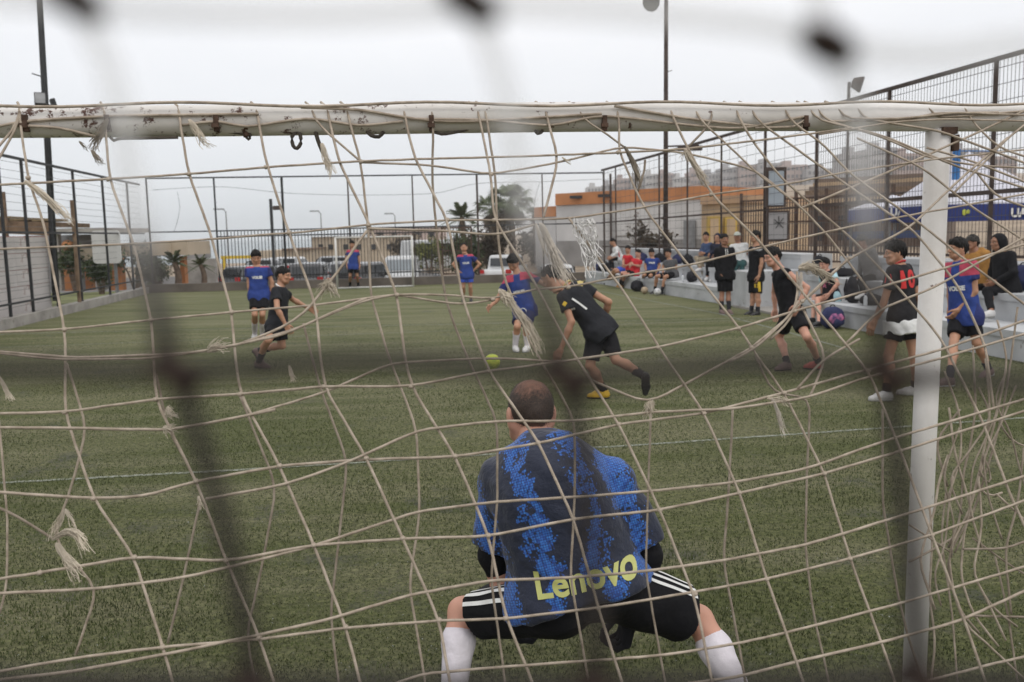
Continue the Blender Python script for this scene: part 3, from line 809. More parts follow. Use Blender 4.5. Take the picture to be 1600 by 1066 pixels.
for i, z_ in enumerate(np.arange(.42, 3.8, .185)):
    if abs(z_ - 2.13) < .06: continue
    part('wire', MB().tube([F(UF - .03, q, z_ + .008 * math.sin(q * 1.7 + i)) for q in np.linspace(lv[0], V0, 24)], .0052, 3, False), WIRE, lf)

# right side: stepped concrete stand
def ubench(v): return 8.5 - max(0.0, v - 20.7) * .066
vs_ = [5, 8, 11, 14, 16.2]
def tier(name, va, vb, k0, dz, n_=8):
    mb = MB()
    vv = np.linspace(va, vb, n_)
    for a, b_ in zip(vv[:-1], vv[1:]):
        ua_, ub_ = ubench(a) + .8 * k0, ubench(b_) + .8 * k0
        mb.hexa([F(ua_, a, -.05), F(ua_ + .8, a, -.05), F(ub_ + .8, b_, -.05), F(ub_, b_, -.05), F(ua_, a, dz), F(ua_ + .8, a, dz), F(ub_ + .8, b_, dz), F(ub_, b_, dz)])
        mb.hexa([F(ua_ - .025, a, dz - .10), F(ua_ - .003, a, dz - .10), F(ub_ - .003, b_, dz - .10), F(ub_ - .025, b_, dz - .10), F(ua_ - .025, a, dz + .004), F(ua_ - .003, a, dz + .004), F(ub_ - .003, b_, dz + .004), F(ub_ - .025, b_, dz + .004)])
    return mb
bs = thing('stand', 'pale concrete stepped stand along the right side of the pitch', 'stand', F(9, 15, 0))
part('lowest_step', tier('a', 5, 17.6, 0, .40), CONCW, bs); part('lowest_step', tier('a', 20.7, 33.2, 0, .40), CONCW, bs)
part('middle_step', tier('a', 5, 18.8, 1, .80), CONCW, bs); part('middle_step', tier('a', 20.7, 33.2, 1, .80), CONCW, bs)
part('highest_step', tier('a', 5, 18.8, 2, 1.2), CONCW, bs); part('highest_step', tier('a', 20.7, 33.6, 2, 1.2), CONCW, bs)
struct('paved_gap', MB().hexa([F(8.35, 17.65, -.05), F(10.9, 17.65, -.05), F(10.9, 20.65, -.05), F(8.35, 20.65, -.05), F(8.35, 17.65, .05), F(10.9, 17.65, .05), F(10.9, 20.65, .05), F(8.35, 20.65, .05)]), CONC)
part('end_block', MB().hexa([F(8.38, 19.9, -.05), F(9.9, 19.9, -.05), F(9.9, 20.68, -.05), F(8.38, 20.68, -.05), F(8.38, 19.9, .86), F(9.9, 19.9, .86), F(9.9, 20.68, .86), F(8.38, 20.68, .86)]), CONCW, bs)

# right fence: posts, rails, wire panels
A_, B_ = np.array([3.55, 35.0]), np.array([8.62, 15.2])
def RF(px, z):                          # a point of the right fence line seen at column px
    d = ray(px, 300); e_ = B_ - A_
    t_ = (A_[0] * d[1] - A_[1] * d[0]) / (e_[1] * d[0] - e_[0] * d[1]); p = A_ + e_ * t_; return np.array([p[0], p[1], z])
def RL(t_, z): p = A_ + (B_ - A_) * t_; return np.array([p[0], p[1], z])
def tpar(px): p = RF(px, 0); return float(np.dot(p[:2] - A_, B_ - A_) / np.dot(B_ - A_, B_ - A_))
def ztop(t_): return 4.12 + .52 * t_
def zmid(t_): return 2.18 + .22 * t_
rf = thing('side_fence', 'brown post and wire fence standing above the concrete stand', 'fence', RL(.5, 1.2))
rposts = [944, 962, 993, 1030, 1074, 1127, 1195, 1275, 1323, 1386, 1549]
tp_ = [tpar(p) for p in rposts] + [1.13, 1.27]
for i, t_ in enumerate(tp_):
    part('post', MB().beam(RL(t_, .0 if t_ > .55 and t_ < .75 else 1.0), RL(t_, ztop(t_)), .060 if i in (6, 7, 9, 10) else .045), BSTEEL, rf)
part('top_rail', MB().beam(RL(0, ztop(0) + .03), RL(1.27, ztop(1.27) + .03), .07), BSTEEL, rf)
part('middle_rail', MB().beam(RL(0, zmid(0)), RL(.72, zmid(.72)), .05).beam(RL(.72, zmid(.72)), RL(1.27, zmid(1.27)), .075), BSTEEL, rf)
part('bottom_rail', MB().beam(RL(0, 1.28), RL(1.27, 1.28), .05), BSTEEL, rf)
for i, f_ in enumerate(np.linspace(.06, .94, 8)):
    part('wire', MB().beam(RL(.0, zmid(0) + (ztop(0) - zmid(0)) * f_), RL(1.27, zmid(1.27) + (ztop(1.27) - zmid(1.27)) * f_), .010), WIRE, rf)
for i, f_ in enumerate(np.linspace(.12, .88, 4)):
    part('wire', MB().beam(RL(.0, 1.3 + (zmid(0) - 1.3) * f_), RL(1.27, 1.3 + (zmid(1.27) - 1.3) * f_), .010), WIRE, rf)
for a, b_ in zip(tp_[:-1], tp_[1:]):
    mb = MB(); Lg = np.linalg.norm((B_ - A_)) * (b_ - a); dense = a > tpar(1200)
    k_ = max(2, int(Lg / (.085 if dense else .4)))
    for j in range(1, k_):
        t_ = a + (b_ - a) * j / k_
        mb.beam(RL(t_, 1.3), RL(t_, ztop(t_)), .0065 if dense else .005)
    tag(part('wire_panel', mb, BSTEEL if dense else WIRE, rf), kind='stuff')

# light masts
def mast(label, px0, py0, px1, py1, Y, r, mat_):
    a, b_ = P(px1, py1, Y), P(px0, py0, Y); a[2] = min(a[2], 1.2)
    t_ = thing('light_mast', label, 'light mast', a)
    part('mast', MB().tube([a, (a + b_) / 2, b_], [r, r * .85, r * .7], 8), mat_, t_, True)
    return t_
def floodlight(parent, c, yaw, pitch, s=.32):
    R = np.array(Matrix.Rotation(yaw, 3, 'Z') @ Matrix.Rotation(pitch, 3, 'X'))
    h = part('floodlight', MB().lathe(c, [(.02, -s * .45), (s * .3, -s * .4), (s * .5, s * .1), (s * .52, s * .2)], 12, R @ np.array(Matrix.Rotation(-math.pi / 2, 3, 'X'))), BSTEEL, parent, True)
    part('lens', MB().lathe(np.array(c) + R @ np.array([0, s * .205, 0]), [(s * .48, 0), (s * .48, .01)], 12, R @ np.array(Matrix.Rotation(-math.pi / 2, 3, 'X'))), GALV, h)
def boxlight(parent, c, yaw, pitch, s):
    R = np.array(Matrix.Rotation(yaw, 3, 'Z') @ Matrix.Rotation(pitch, 3, 'X'))
    h = part('floodlight', MB().box(c, (s, s * .45, s * 1.15), R=R), DSTEEL, parent)
    part('lens', MB().box(np.array(c) - R @ np.array([0, s * .24, 0]), (s * .86, .012, s), R=R), GALV, h)
YM = 24.6
lm = mast('tall dark light mast with two floodlights behind the left fence', 53, -160, 88, 470, YM, .10, DSTEEL)
part('bracket', MB().beam(P(58, 160, YM), P(88, 168, YM), .05), DSTEEL, lm)
part('spike', MB().beam(P(50, 115, YM), P(69, 121, YM), .03), DSTEEL, lm)
boxlight(lm, P(63, 155, YM - .2), .4, -.3, .28); boxlight(lm, P(84, 163, YM - .1), -1.0, .25, .24)
p_ = RF(1040, 0); YC = p_[1] + .5
rm = mast('tall brown light mast in line with the right fence', 1041, -80, 1040, 410, YC, .085, BSTEEL)
part('bracket', MB().beam(P(1040, 229, YC), P(1092, 227, YC), .05), BSTEEL, rm)
part('spike', MB().beam(P(1039, 114, YC), P(1050, 110, YC), .02), BSTEEL, rm)
part('lamp_tray', MB().box(P(1078, 232, YC), (.75, .3, .14)), BSTEEL, rm)
floodlight(rm, P(1019, 3, YC), 2.6, -.4, .55)
t_ = tpar(1323)
fp = thing('floodlight', 'small round floodlight on top of a right fence post', 'floodlight', RL(t_, ztop(t_) + .07))
part('stem', MB().beam(RL(t_, ztop(t_) + .07), RL(t_, ztop(t_) + .42), .05), BSTEEL, fp)
floodlight(fp, RL(t_, ztop(t_) + .36) + np.array([.17, -.1, 0]), -1.9, -.3, .34)

# ------------------------------------------------------------------ plants
LEAFG = mat('shrub_leaf', (.055, .075, .030), .7, .5, 1.3, 0, c2=(.022, .032, .014)); LEAFY = mat('yellow_green_leaf', (.15, .16, .045), .7, .4, 1.3, 0)
LEAFB = mat('dry_leaf', (.085, .065, .045), .8, .5, 1.3, 0, c2=(.03, .024, .018)); PALMG = mat('palm_leaf', (.075, .095, .040), .6, .4, 1.0, 0); DEAD = mat('dead_frond', (.10, .075, .050), .85, .4, 2.0, 0)
TRUNK = mat('bark', (.13, .095, .07), .9, .4, 6, .5, 18)
def leaf_cloud(name, blobs, nleaf, size, m_, parent):
    V = []
    tot = sum(r[0] * r[1] * r[2] for _, r in blobs)
    for c_, r in blobs:
        k_ = max(30, int(nleaf * r[0] * r[1] * r[2] / tot))
        d = rng.normal(size=(k_, 3)); d /= np.linalg.norm(d, axis=1, keepdims=True)
        d *= (rng.random((k_, 1))**.45) * (.75 + .45 * np.sin(d[:, :1] * 5 + d[:, 2:] * 4 + c_[0]))
        p = np.array(c_) + d * np.array(r)
        a = rng.normal(size=(k_, 3)); b_ = rng.normal(size=(k_, 3)); s_ = size * (.5 + rng.random((k_, 1)))
        V.append(np.stack([p, p + a * s_ * .5, p + b_ * s_ * .5 + a * .2 * s_], 1).reshape(-1, 3))
    V = np.concatenate(V); V[:, 2] = np.maximum(V[:, 2], wloc(parent)[2] + .02)
    return link(name, mk_mesh(name, V - wloc(parent), [np.arange(len(V)).reshape(-1, 3)]), m_, parent)
def shrub(label, c, r, nleaf=1500, size=.16, m_=None, lumps=5, cat='shrub'):
    t_ = thing('shrub', label, cat, c)
    c = np.array(c)
    st = MB()
    bl = []
    for i in range(lumps):
        o = np.array([(rng.random() - .5) * 1.3 * r[0], (rng.random() - .5) * r[1], r[2] * (.55 + .75 * rng.random())])
        bl.append((c + o, (r[0] * (.40 + .3 * rng.random()), r[1] * .5, r[2] * (.35 + .3 * rng.random()))))
        st.tube([c + [o[0] * .15, 0, 0], c + o * [.5, .5, .6], c + o], [.05, .035, .015], 5)
    part('stem', st, TRUNK, t_)
    leaf_cloud('foliage', bl, nleaf, size, m_ or LEAFG, t_); return t_
def palm(label, top, base_z, cr, n_=46, dead=26, r=.22, feather=False):
    top = np.array(top, float); b0 = np.array([top[0] + .1, top[1], base_z])
    t_ = thing('palm_tree', label, 'palm tree', b0)
    hs = np.linspace(0, 1, 9)
    part('trunk', MB().tube([b0 + (top - b0) * q + [.08 * math.sin(q * 3), 0, 0] for q in hs], [r * (1.25 - .35 * q + .04 * (i % 2)) for i, q in enumerate(hs)], 9), TRUNK, t_, True)
    def frond(mb, el, azm, Lr, leaf):
        d = np.array([math.cos(azm) * math.cos(el), math.sin(azm) * math.cos(el), math.sin(el)])
        dr = np.array([0, 0, -1.0]); pts = [top + d * Lr * q + dr * (Lr * .28 * q * q) for q in np.linspace(0, 1, 5)]
        if feather:
            mb.tube(pts, [.02, .017, .013, .009, .004], 3, False)
            for q in np.linspace(.15, 1, 16):
                i = min(3, int(q * 4)); p = pts[i] + (pts[i + 1] - pts[i]) * (q * 4 - i) if q < 1 else pts[4]
                sd_ = nrm(np.cross(d, [0, 0, 1]))
                for sg in (-1, 1): mb.add([p, p + d * .05 * Lr, p + (sd_ * sg * .24 + d * .16 + dr * .10) * Lr * (1.15 - .6 * q)], [(0, 1, 2)])
        else:
            st_ = top + d * Lr * .45; mb.tube([top, (top + st_) / 2, st_], .014, 3, False)
            sd_ = nrm(np.cross(d, [0, 0, 1.0])); upv = np.cross(sd_, d)
            for a in np.linspace(-1.25, 1.25, 13):
                dd = d * math.cos(a) + sd_ * math.sin(a); tip = st_ + dd * Lr * .6 + dr * Lr * (.10 + .16 * abs(math.sin(a)) + .1 * random.random())
                w_ = np.cross(nrm(dd), upv) * Lr * .030; md = st_ + dd * Lr * .33
                mb.add([st_, md + w_, tip, md - w_], [(0, 1, 2, 3)])
    g_ = MB()
    for i in range(n_): frond(g_, random.uniform(-.35, 1.35), i * 2.4 + random.random(), cr * random.uniform(.8, 1.08), True)
    part('crown', g_, PALMG, t_)
    if dead:
        g_ = MB()
        for i in range(dead): frond(g_, random.uniform(-1.35, -.75), i * 2.4 + random.random(), cr * random.uniform(.6, .95), True)
        part('dead_fronds', g_, DEAD, t_)
    return t_
palm('large fan palm with a brown skirt of dead fronds behind the far gate', P(797, 316, 66), -1.1, 2.0, 36, 26)
palm('darker fan palm half hidden beside the largest palm', P(768, 328, 69), -1.1, 1.6, 28, 16)
palm('small feathery palm showing above the dark shrubs', P(721, 340, 62), -1.1, 1.5, 30, 6, .2, True)
palm('tiny distant palm beside the orange wall', P(833, 336, 110), -1.0, 1.25, 26, 8)
palm('low young palm on the grass strip beyond the far left corner', P(313, 414, 38), 0.0, .62, 20, 0, .10, True)
palm('bushy young palm under the concrete beam on the left', P(272, 410, 37), 0.0, .78, 22, 0, .12, True)
for lab, px, py, Y, r, m_, k_ in (
        ('dark bushy shrub mass behind the motorcycle and the far railing', 722, 440, 56, (1.35, 1.2, 2.0), LEAFG, 3400),
        ('dark dry shrub under the large palms', 768, 440, 58, (1.5, 1.2, 2.3), LEAFB, 3600),
        ('brown dry shrub beside the rusty gate', 838, 440, 58, (1.2, 1.0, 1.9), LEAFB, 2400),
        ('yellow green shrub behind the white van', 671, 425, 70, (1.25, 1.0, 1.7), LEAFY, 1600),
        ('grey green tree tops behind the white van', 632, 425, 84, (1.9, 1.2, 2.1), LEAFB, 1600)):
    b_ = P(px, py, Y); b_[2] = -1.1; shrub(lab, b_, r, k_, .22, m_, 7)
b_ = P(1022, 420, 38); b_[2] = 0.0; shrub('green brown bush behind the right fence near the light mast', b_, (1.0, .8, 1.35), 2200, .14, LEAFB, 7)
for lab, px, Y, r, m_ in (('rounded dark bush below the white backboard', 158, 33, (.55, .5, .75), LEAFG), ('leafy bush between orange pillars on the left', 212, 36, (.85, .6, 1.05), LEAFG), ('low bush behind the concrete panel wall end', 118, 35, (.7, .5, 1.2), LEAFG), ('low dark bush beneath the beam by the corner', 250, 38, (.7, .6, .8), LEAFG)):
    b_ = P(px, 440, Y); b_[2] = -.03; shrub(lab, b_, r, 1300, .12, m_, 6)
gs = MB(); gs.add([F(-16, 24, -.012), F(UL - .3, 24, -.012), F(UL - .3, 36.4, -.012), F(-16, 36.4, -.012)], [(0, 1, 2, 3)])
struct('grass_strip', gs, mat('dry_grass', (.15, .16, .065), .9, .4, 1.2, .5, 20))
# ------------------------------------------------------------------ left side buildings
w_ = thing('panel_wall', 'pale concrete panel wall with reddish joints behind the left fence', 'wall', F(-8.75, 20, 0))
PANELM = mat('pale_panel', (.60, .565, .55), .85, .15, 1.2, .2, 10, spot=((.36, .27, .25), 2.0, .60)); JOINT = mat('red_joint', (.36, .17, .14), .9, .2, 4, .1)
va, vb = 6.0, v_of(76, -8.75)
part('backing', MB().hexa([F(-8.95, va, 0), F(-8.79, va, 0), F(-8.79, vb, 0), F(-8.95, vb, 0), F(-8.95, va, 2.05), F(-8.79, va, 2.05), F(-8.79, vb, 2.05), F(-8.95, vb, 2.05)]), JOINT, w_)
nc, nr_ = 9, 5; cw = (vb - va) / nc
pm = MB().hexa([F(0, .006, 0), F(.02, .006, 0), F(.02, cw - .006, 0), F(0, cw - .006, 0), F(0, .006, .392), F(.02, .006, .392), F(.02, cw - .006, .392), F(0, cw - .006, .392)])
copies('panel', pm, PANELM, w_, [F(-8.788 + .006 * random.random(), va + i * cw, .012 + j * .407) for i in range(nc) for j in range(nr_)])
# thatched shelter
sh = thing('shelter', 'brown timber shelter roof rising behind the panel wall', 'shelter', F(-12, 22, 0))
a, b_ = P(-120, 338, 26.5), P(113, 349, 26.5)
part('roof', MB().beam(a + [0, 0, -.06], b_ + [0, 0, -.06], 2.2, .12), WOOD, sh)
part('beam', MB().beam(a + [0, -1.12, -.24], b_ + [0, -1.12, -.24], .10, .24), WOOD, sh)
for k_ in range(7):
    q = a + (b_ - a) * (k_ + .4) / 7.2; part('thatch', MB().box(q + [0, -.3, .05 + .02 * random.random()], (.5, 1.3, .07), rz=.2 * random.random()), mat('straw', (.25, .19, .11), .9, .4, 9, .5), sh)
for px, py in ((5, 300), (112, 313)):
    t_ = P(px, py, 25.2); part('post', MB().beam([t_[0], t_[1], 0], t_, .075), WOOD, sh)
# low house with flat roof
hs_ = thing('house', 'low flat roofed house with open dark front behind the left fence', 'house', P(100, 440, 36) * [1, 1, 0])
def pb(mb, px0, px1, py0, py1, Y, dep):   # upright box seen between those columns and rows at depth Y
    a = P(px0, py1, Y); c_ = P(px1, py0, Y)
    z0, z1 = a[2], c_[2]; x0, x1 = a[0], c_[0]
    return mb.hexa([(x0, Y, z0), (x1, Y, z0), (x1, Y + dep, z0), (x0, Y + dep, z0), (x0, Y, z1), (x1, Y, z1), (x1, Y + dep, z1), (x0, Y + dep, z1)])
part('roof', pb(MB(), 40, 160, 356, 366, 35, 4.5), CONC, hs_)
part('wall', pb(MB(), 44, 158, 366, 455, 38.4, .3), mat('grey_blue_wall', (.20, .205, .21), .9, .2, .8, .2), hs_)
part('balcony', pb(MB(), 87, 146, 388, 413, 35.4, .5), BEIGE, hs_)
part('column', pb(MB(), 84, 90, 366, 455, 35.2, .25), CONC, hs_); part('column', pb(MB(), 150, 157, 366, 455, 35.2, .25), GPLAST, hs_)
part('door', pb(MB(), 100, 118, 412, 455, 38.3, .08), ORANGE, hs_)
part('lamp', MB().blob(P(106, 384, 35.3), (.24, .2, .22), 10), ORANGE, hs_, True)
# concrete canopy on orange pillars
cp = thing('canopy', 'beige concrete canopy carried by orange pillars beyond the left corner', 'canopy', P(230, 440, 38) * [1, 1, 0])
part('beam', pb(MB(), 186, 240, 381, 401, 37.5, 3), BEIGE, cp); part('beam', pb(MB(), 240.6, 292, 377, 400, 39.5, 3), BEIGE, cp)
for a_, b_, y0, Y, m_ in ((170, 188, 404, 36, ORANGE), (228, 239, 400, 38.2, RUST), (280, 287, 400, 40.5, ORANGE), (131, 141, 410, 36.5, ORANGE)):
    q = MB(); p0 = P(a_, y0, Y); p1 = P(b_, y0, Y); q.hexa([(p0[0], Y, -.05), (p1[0], Y, -.05), (p1[0], Y + .4, -.05), (p0[0], Y + .4, -.05), (p0[0], Y, p0[2]), (p1[0], Y, p0[2]), (p1[0], Y + .4, p0[2]), (p0[0], Y + .4, p0[2])])
    part('pillar', q, m_, cp)
solo('ramp_wall', pb(MB(), 292, 335, 404, 452, 44, .4), CONC, 'grey low wall beyond the corner at the end of the canopy', 'wall')
solo('outbuilding', pb(MB(), 291, 309, 384, 405, 47, 2).add([P(291, 384, 47) + [0, 0, .01], P(309, 384, 47) + [0, 0, .01], P(300, 381, 48.2)], [(0, 1, 2)]), GPLAST, 'small grey outbuilding next to the canopy end', 'outbuilding')
# basketball backboard
bb = thing('backboard', 'white rounded basketball backboard on a pole behind the left fence', 'backboard', P(166, 440, 29.5) * [1, 1, 0])
c0 = P(166, 386, 29.5); ww, hh_ = .92, 1.06
o_ = []
for sx, sz in ((1, 1), (-1, 1), (-1, -1), (1, -1)):
    a0 = {(1, 1): 0, (-1, 1): 90, (-1, -1): 180, (1, -1): 270}[(sx, sz)]
    for k_ in range(5): t_ = math.radians(a0 + 22.5 * k_); o_.append((sx * (ww / 2 - .13) + .13 * math.cos(t_), sz * (hh_ / 2 - .13) + .13 * math.sin(t_)))
fr_ = [c0 + [x, 0, z] for x, z in o_]; bk_ = [c0 + [x, .05, z] for x, z in o_]; k_ = len(o_)
part('board', MB().add(fr_ + bk_, [tuple(range(k_)), tuple(range(2 * k_ - 1, k_ - 1, -1))] + [(i, i + k_, (i + 1) % k_ + k_, (i + 1) % k_) for i in range(k_)]), mat('board_white', (.60, .60, .59), .6, .08, 3, .05), bb)
part('pole', MB().tube([c0 * [1, 1, 0] + [.1, .35, 0], c0 * [1, 1, 0] + [.1, .35, c0[2] + .1]], .06, 8).beam(c0 + [.1, .36, 0], c0 + [.1, .055, 0], .06), GALV, bb)

# ------------------------------------------------------------------ beyond the far end
def lamp_post(label, px, py, Y, sgn):
    a = P(px, 420, Y); z1 = P(px, py, Y)[2]; a[2] = -1.1 if Y < 118 else -4.0
    t_ = thing('street_lamp', label, 'street lamp', a, 'street lamps along the shore road')
    part('pole', MB().tube([a, [a[0], a[1], z1 - .3], [a[0] + .25 * sgn, a[1], z1]], [.09, .06, .05], 6), GALV, t_)
    part('lamp_head', MB().box([a[0] + .75 * sgn, a[1], z1 + .02], (1.1, .3, .14)), GALV, t_)
lamp_post('street lamp by the sea left of the dark pole', 358, 327, 100, -1); lamp_post('street lamp above the flat beige building', 505, 330, 112, -1); lamp_post('fainter street lamp right of the far goalkeeper', 620, 334, 116, -1)
a = P(429, 430, 58); a[2] = -1.1
t_ = thing('utility_pole', 'dark pole with a small box near its top behind the railing', 'pole', a)
z1 = P(429, 311, 58)[2]; part('pole', MB().beam(a, [a[0], a[1], z1], .16), DSTEEL, t_); part('box', MB().box(P(434, 325, 57.8), (.55, .3, .26)), BSTEEL, t_)
# beige building
bg_ = thing('building', 'flat beige building with dark windows beyond the parked cars', 'building', P(570, 410, 104) * [1, 1, 0] + [0, 0, -1.2])
def pw(px0, px1, py0, Y, dep, z0): q = MB(); a = P(px0, py0, Y); c_ = P(px1, py0, Y); z1 = (a[2] + c_[2]) / 2; return q.hexa([(a[0], Y, z0), (c_[0], Y, z0), (c_[0], Y + dep, z0), (a[0], Y + dep, z0), (a[0], Y, z1), (c_[0], Y, z1), (c_[0], Y + dep, z1), (a[0], Y + dep, z1)])
part('wall', pw(486, 640, 369, 104, 12, -1.2), BEIGE, bg_); part('roof', pb(MB(), 484, 642, 366, 369.3, 103.6, 12.6), TAN, bg_)
for x0 in (497, 513, 536, 556, 580, 604, 622): fr_ = part('window', pb(MB(), x0, x0 + 8, 381, 391, 103.9, .3), BEIGE, bg_); part('pane', pb(MB(), x0 + .6, x0 + 7.4, 381.8, 390.2, 103.86, .1), GLASS, fr_)
b2 = thing('building', 'pinkish distant house above the white van', 'building', P(640, 400, 125) * [1, 1, 0] + [0, 0, -1.2])
part('wall', pw(575, 690, 357, 125, 10, -1.5), mat('pink_plaster', (.50, .40, .36), .9, .1, .5, .1), b2); part('roof', pb(MB(), 573, 692, 354.5, 357.2, 124.6, 11), BEIGE, b2)
for x0 in (590, 612, 650, 670): part('window', pb(MB(), x0, x0 + 8, 363, 371, 124.9, .3), GLASS, b2)
b3 = thing('building', 'low beige shed with brown roof left of the flat building', 'building', P(450, 410, 96) * [1, 1, 0] + [0, 0, -1.2])
part('wall', pw(404, 484, 391, 96, 8, -1.2), BEIGE, b3); part('roof', pb(MB(), 440, 485, 388, 391.3, 95.6, 8.6), WOOD, b3)
solo('roadside_barrier', pb(MB(), 345, 398, 399, 405, 80, .3).beam(P(350, 405, 80.1), P(350, 425, 80.1), .2).beam(P(393, 405, 80.1), P(393, 425, 80.1), .2), mat('yellow_paint', (.60, .42, .03), .6, .15, 3, .1), 'yellow barrier along the road by the sea', 'barrier')

# cars
TYRE = mat('tyre', (.02, .02, .02), .8, .2, 20, .2); RIM = mat('rim', (.3, .3, .3), .35, .1, 8, 0, metal=.8); TAIL = mat('tail_light', (.42, .015, .015), .25, .15, 8, 0); PLATE = mat('number_plate', (.6, .6, .58), .5, .1, 8, 0)
PGLASS = mat('pale_glass', (.26, .29, .31), .25, .1, 2, 0); BUMP = mat('bumper_plastic', (.03, .03, .032), .6, .2, 8, .1)
def rbox(f, c, h, r, k, taper=0.0, shear=0.0):
    c = np.array(c); sl, (X, Y, Z) = f.sub(c - h, c + h, .2)
    zz = (Z - c[2]) / h[2]; s_ = 1 - taper * (zz + 1) / 2
    qx = np.abs((X - c[0]) / (1 - taper * .55 * (zz + 1) / 2)) - (h[0] - r); qy = np.abs((Y - c[1] - shear * zz) / s_) - (h[1] - r); qz = np.abs(Z - c[2]) - (h[2] - r)
    d = np.sqrt(np.maximum(qx, 0)**2 + np.maximum(qy, 0)**2 + np.maximum(qz, 0)**2) + np.minimum(np.maximum(qx, np.maximum(qy, qz)), 0) - r
    f.put(sl, d.astype(np.float32), k)
def car(name, label, cat, px, Y, yaw, paint, kind='suv', group=None):
    """rear of the car at -y in its own frame"""
    Wd, Ln, Hb, Ht, cab, tp_, shr = {'suv': (1.82, 4.4, 1.02, 1.68, (-.35, 1.75), .22, -.10), 'hatch': (1.72, 3.9, .95, 1.5, (-.30, 1.6), .28, -.05), 'van': (1.80, 4.3, 1.05, 1.88, (-.55, 1.62), .12, -.1),
                                     'sedan': (1.76, 4.5, .95, 1.46, (-.10, 1.38), .42, .0), 'pickup': (1.85, 5.1, 1.08, 1.78, (.35, .95), .25, .0), 'bus': (2.3, 6.5, 1.1, 2.55, (0, 3.2), .06, 0)}[kind]
    p = P(px, 430, Y); base = np.array([p[0], Y, -1.1 if Y > 40 else 0])
    t_ = tag(link(name, None, None, None, base), label, cat, group)
    R = np.array(Matrix.Rotation(yaw, 3, 'Z'))
    f = Field((-Wd / 2, -Ln / 2, .15), (Wd / 2, Ln / 2, Ht), .055)
    rbox(f, (0, 0, (Hb + .25) / 2), (Wd / 2, Ln / 2, (Hb - .25) / 2), .16, 0, .06)
    rbox(f, (0, cab[0], (Hb + Ht) / 2 - .1), (Wd / 2 - .03, cab[1], (Ht - Hb) / 2 + .1), .12, .05, tp_, shr)
    for sx in (-1, 1):
        for sy in (-1, 1):
            c_ = np.array([sx * Wd / 2, sy * Ln * .31, .32]); sl, (X, Y2, Z) = f.sub(c_ - .45, c_ + .45, 0)
            d = np.maximum(np.sqrt((Y2 - c_[1])**2 + (Z - c_[2])**2) - .37, np.abs(X - c_[0]) - .2); f.a[sl] = np.maximum(f.a[sl], -d).astype(np.float32)
    v, qd = f.surf(); body = link('body', mk_mesh('body', v @ R.T, [qd], True), paint, t_)
    def bx(nm, c_, s_, m_, par, tilt=0.0):
        Rt = R @ np.array(Matrix.Rotation(tilt, 3, 'X')); return part(nm, MB().box(base + R @ np.array(c_), s_, R=Rt), m_, par)
    yr = cab[0] - cab[1] + tp_ * cab[1] * .5 + shr * 0; hw = (Ht - Hb)
    bx('rear_window', (0, yr - .035, (Hb + Ht) / 2 - .02), (Wd * .74, .03, hw * .62), GLASS, body, math.atan2(tp_ * cab[1], hw) * -.9)
    yf = cab[0] + cab[1] - tp_ * cab[1] * .5
    bx('windscreen', (0, yf + .03, (Hb + Ht) / 2 - .02), (Wd * .76, .03, hw * .66), PGLASS if kind == 'van' else GLASS, body, math.atan2(tp_ * cab[1], hw) * .9)
    for sx in (-1, 1):
        for y0, y1 in ((cab[0] - cab[1] * .62, cab[0] - .06), (cab[0] + .06, cab[0] + cab[1] * .6)):
            bx('side_window', (sx * (Wd / 2 - .03 - tp_ * .55 * Wd * .16), (y0 + y1) / 2, (Hb + Ht) / 2), (.05, y1 - y0, hw * .60), GLASS, body)
        bx('tail_light', (sx * (Wd / 2 - .20), -Ln / 2 + .02, Hb - .10), (.30, .10, .20), TAIL, body)
        bx('headlight', (sx * (Wd / 2 - .25), Ln / 2 - .04, .72), (.32, .10, .16), GALV, body)
        bx('mirror', (sx * (Wd / 2 + .08), cab[0] + cab[1] * .62, Hb + .06), (.18, .10, .14), paint, body)
        for sy in (-1, 1):
            Rw = R @ np.array(Matrix.Rotation(math.pi / 2, 3, 'Y')); c_ = base + R @ np.array([sx * (Wd / 2 - .13), sy * Ln * .31, .32])
            wh = part('wheel', MB().lathe(c_, [(.2, -.1), (.31, -.1), (.32, -.07), (.32, .07), (.31, .1), (.2, .1)], 18, Rw), TYRE, t_, False); part('rim', MB().lathe(c_, [(.18, -.106), (.2, -.09), (.2, .09), (.18, .106)], 12, Rw), RIM, wh)
    bx('bumper', (0, -Ln / 2 - .02, .45), (Wd * .92, .16, .26), BUMP if kind != 'van' else paint, t_); bx('bumper', (0, Ln / 2 + .02, .45), (Wd * .92, .16, .26), BUMP if kind != 'van' else paint, t_)
    bx('number_plate', (0, -Ln / 2 - .112, .50), (.42, .02, .13), PLATE, t_)
    return t_
def paint(nm, c): return mat(nm, c, .32, .05, 3, 0, coat=.6)
GR = 'vehicles parked behind the far railing'
car('parked_car', 'dark grey hatchback parked at the left end behind the railing', 'car', 398, 50, -.5, paint('paint_slate', (.035, .04, .045)), 'hatch', GR)
car('parked_car', 'dark grey wagon with large red tail lights behind the railing', 'car', 484, 47, .12, paint('paint_grey', (.06, .06, .064)), 'suv', GR)
car('parked_car', 'silver hatchback partly hidden behind the far goal post', 'car', 538, 55, .1, paint('paint_silver', (.30, .31, .32)), 'hatch', GR)
car('parked_car', 'black high car standing behind the far goalkeeper', 'car', 566, 45.5, -.25, paint('paint_black', (.018, .018, .02)), 'suv', GR)
car('parked_van', 'white van facing the pitch between the far goal posts', 'van', 628, 48, math.pi + .1, paint('paint_white', (.52, .53, .535)), 'van', GR)
car('minibus', 'long white minibus with dark windows behind the motorcycle', 'minibus', 690, 74, 1.45, paint('paint_white', None), 'bus', GR)
car('pickup_truck', 'white pickup parked under the palms behind the railing', 'pickup', 789, 50, -.2, paint('paint_white', None), 'pickup', GR)
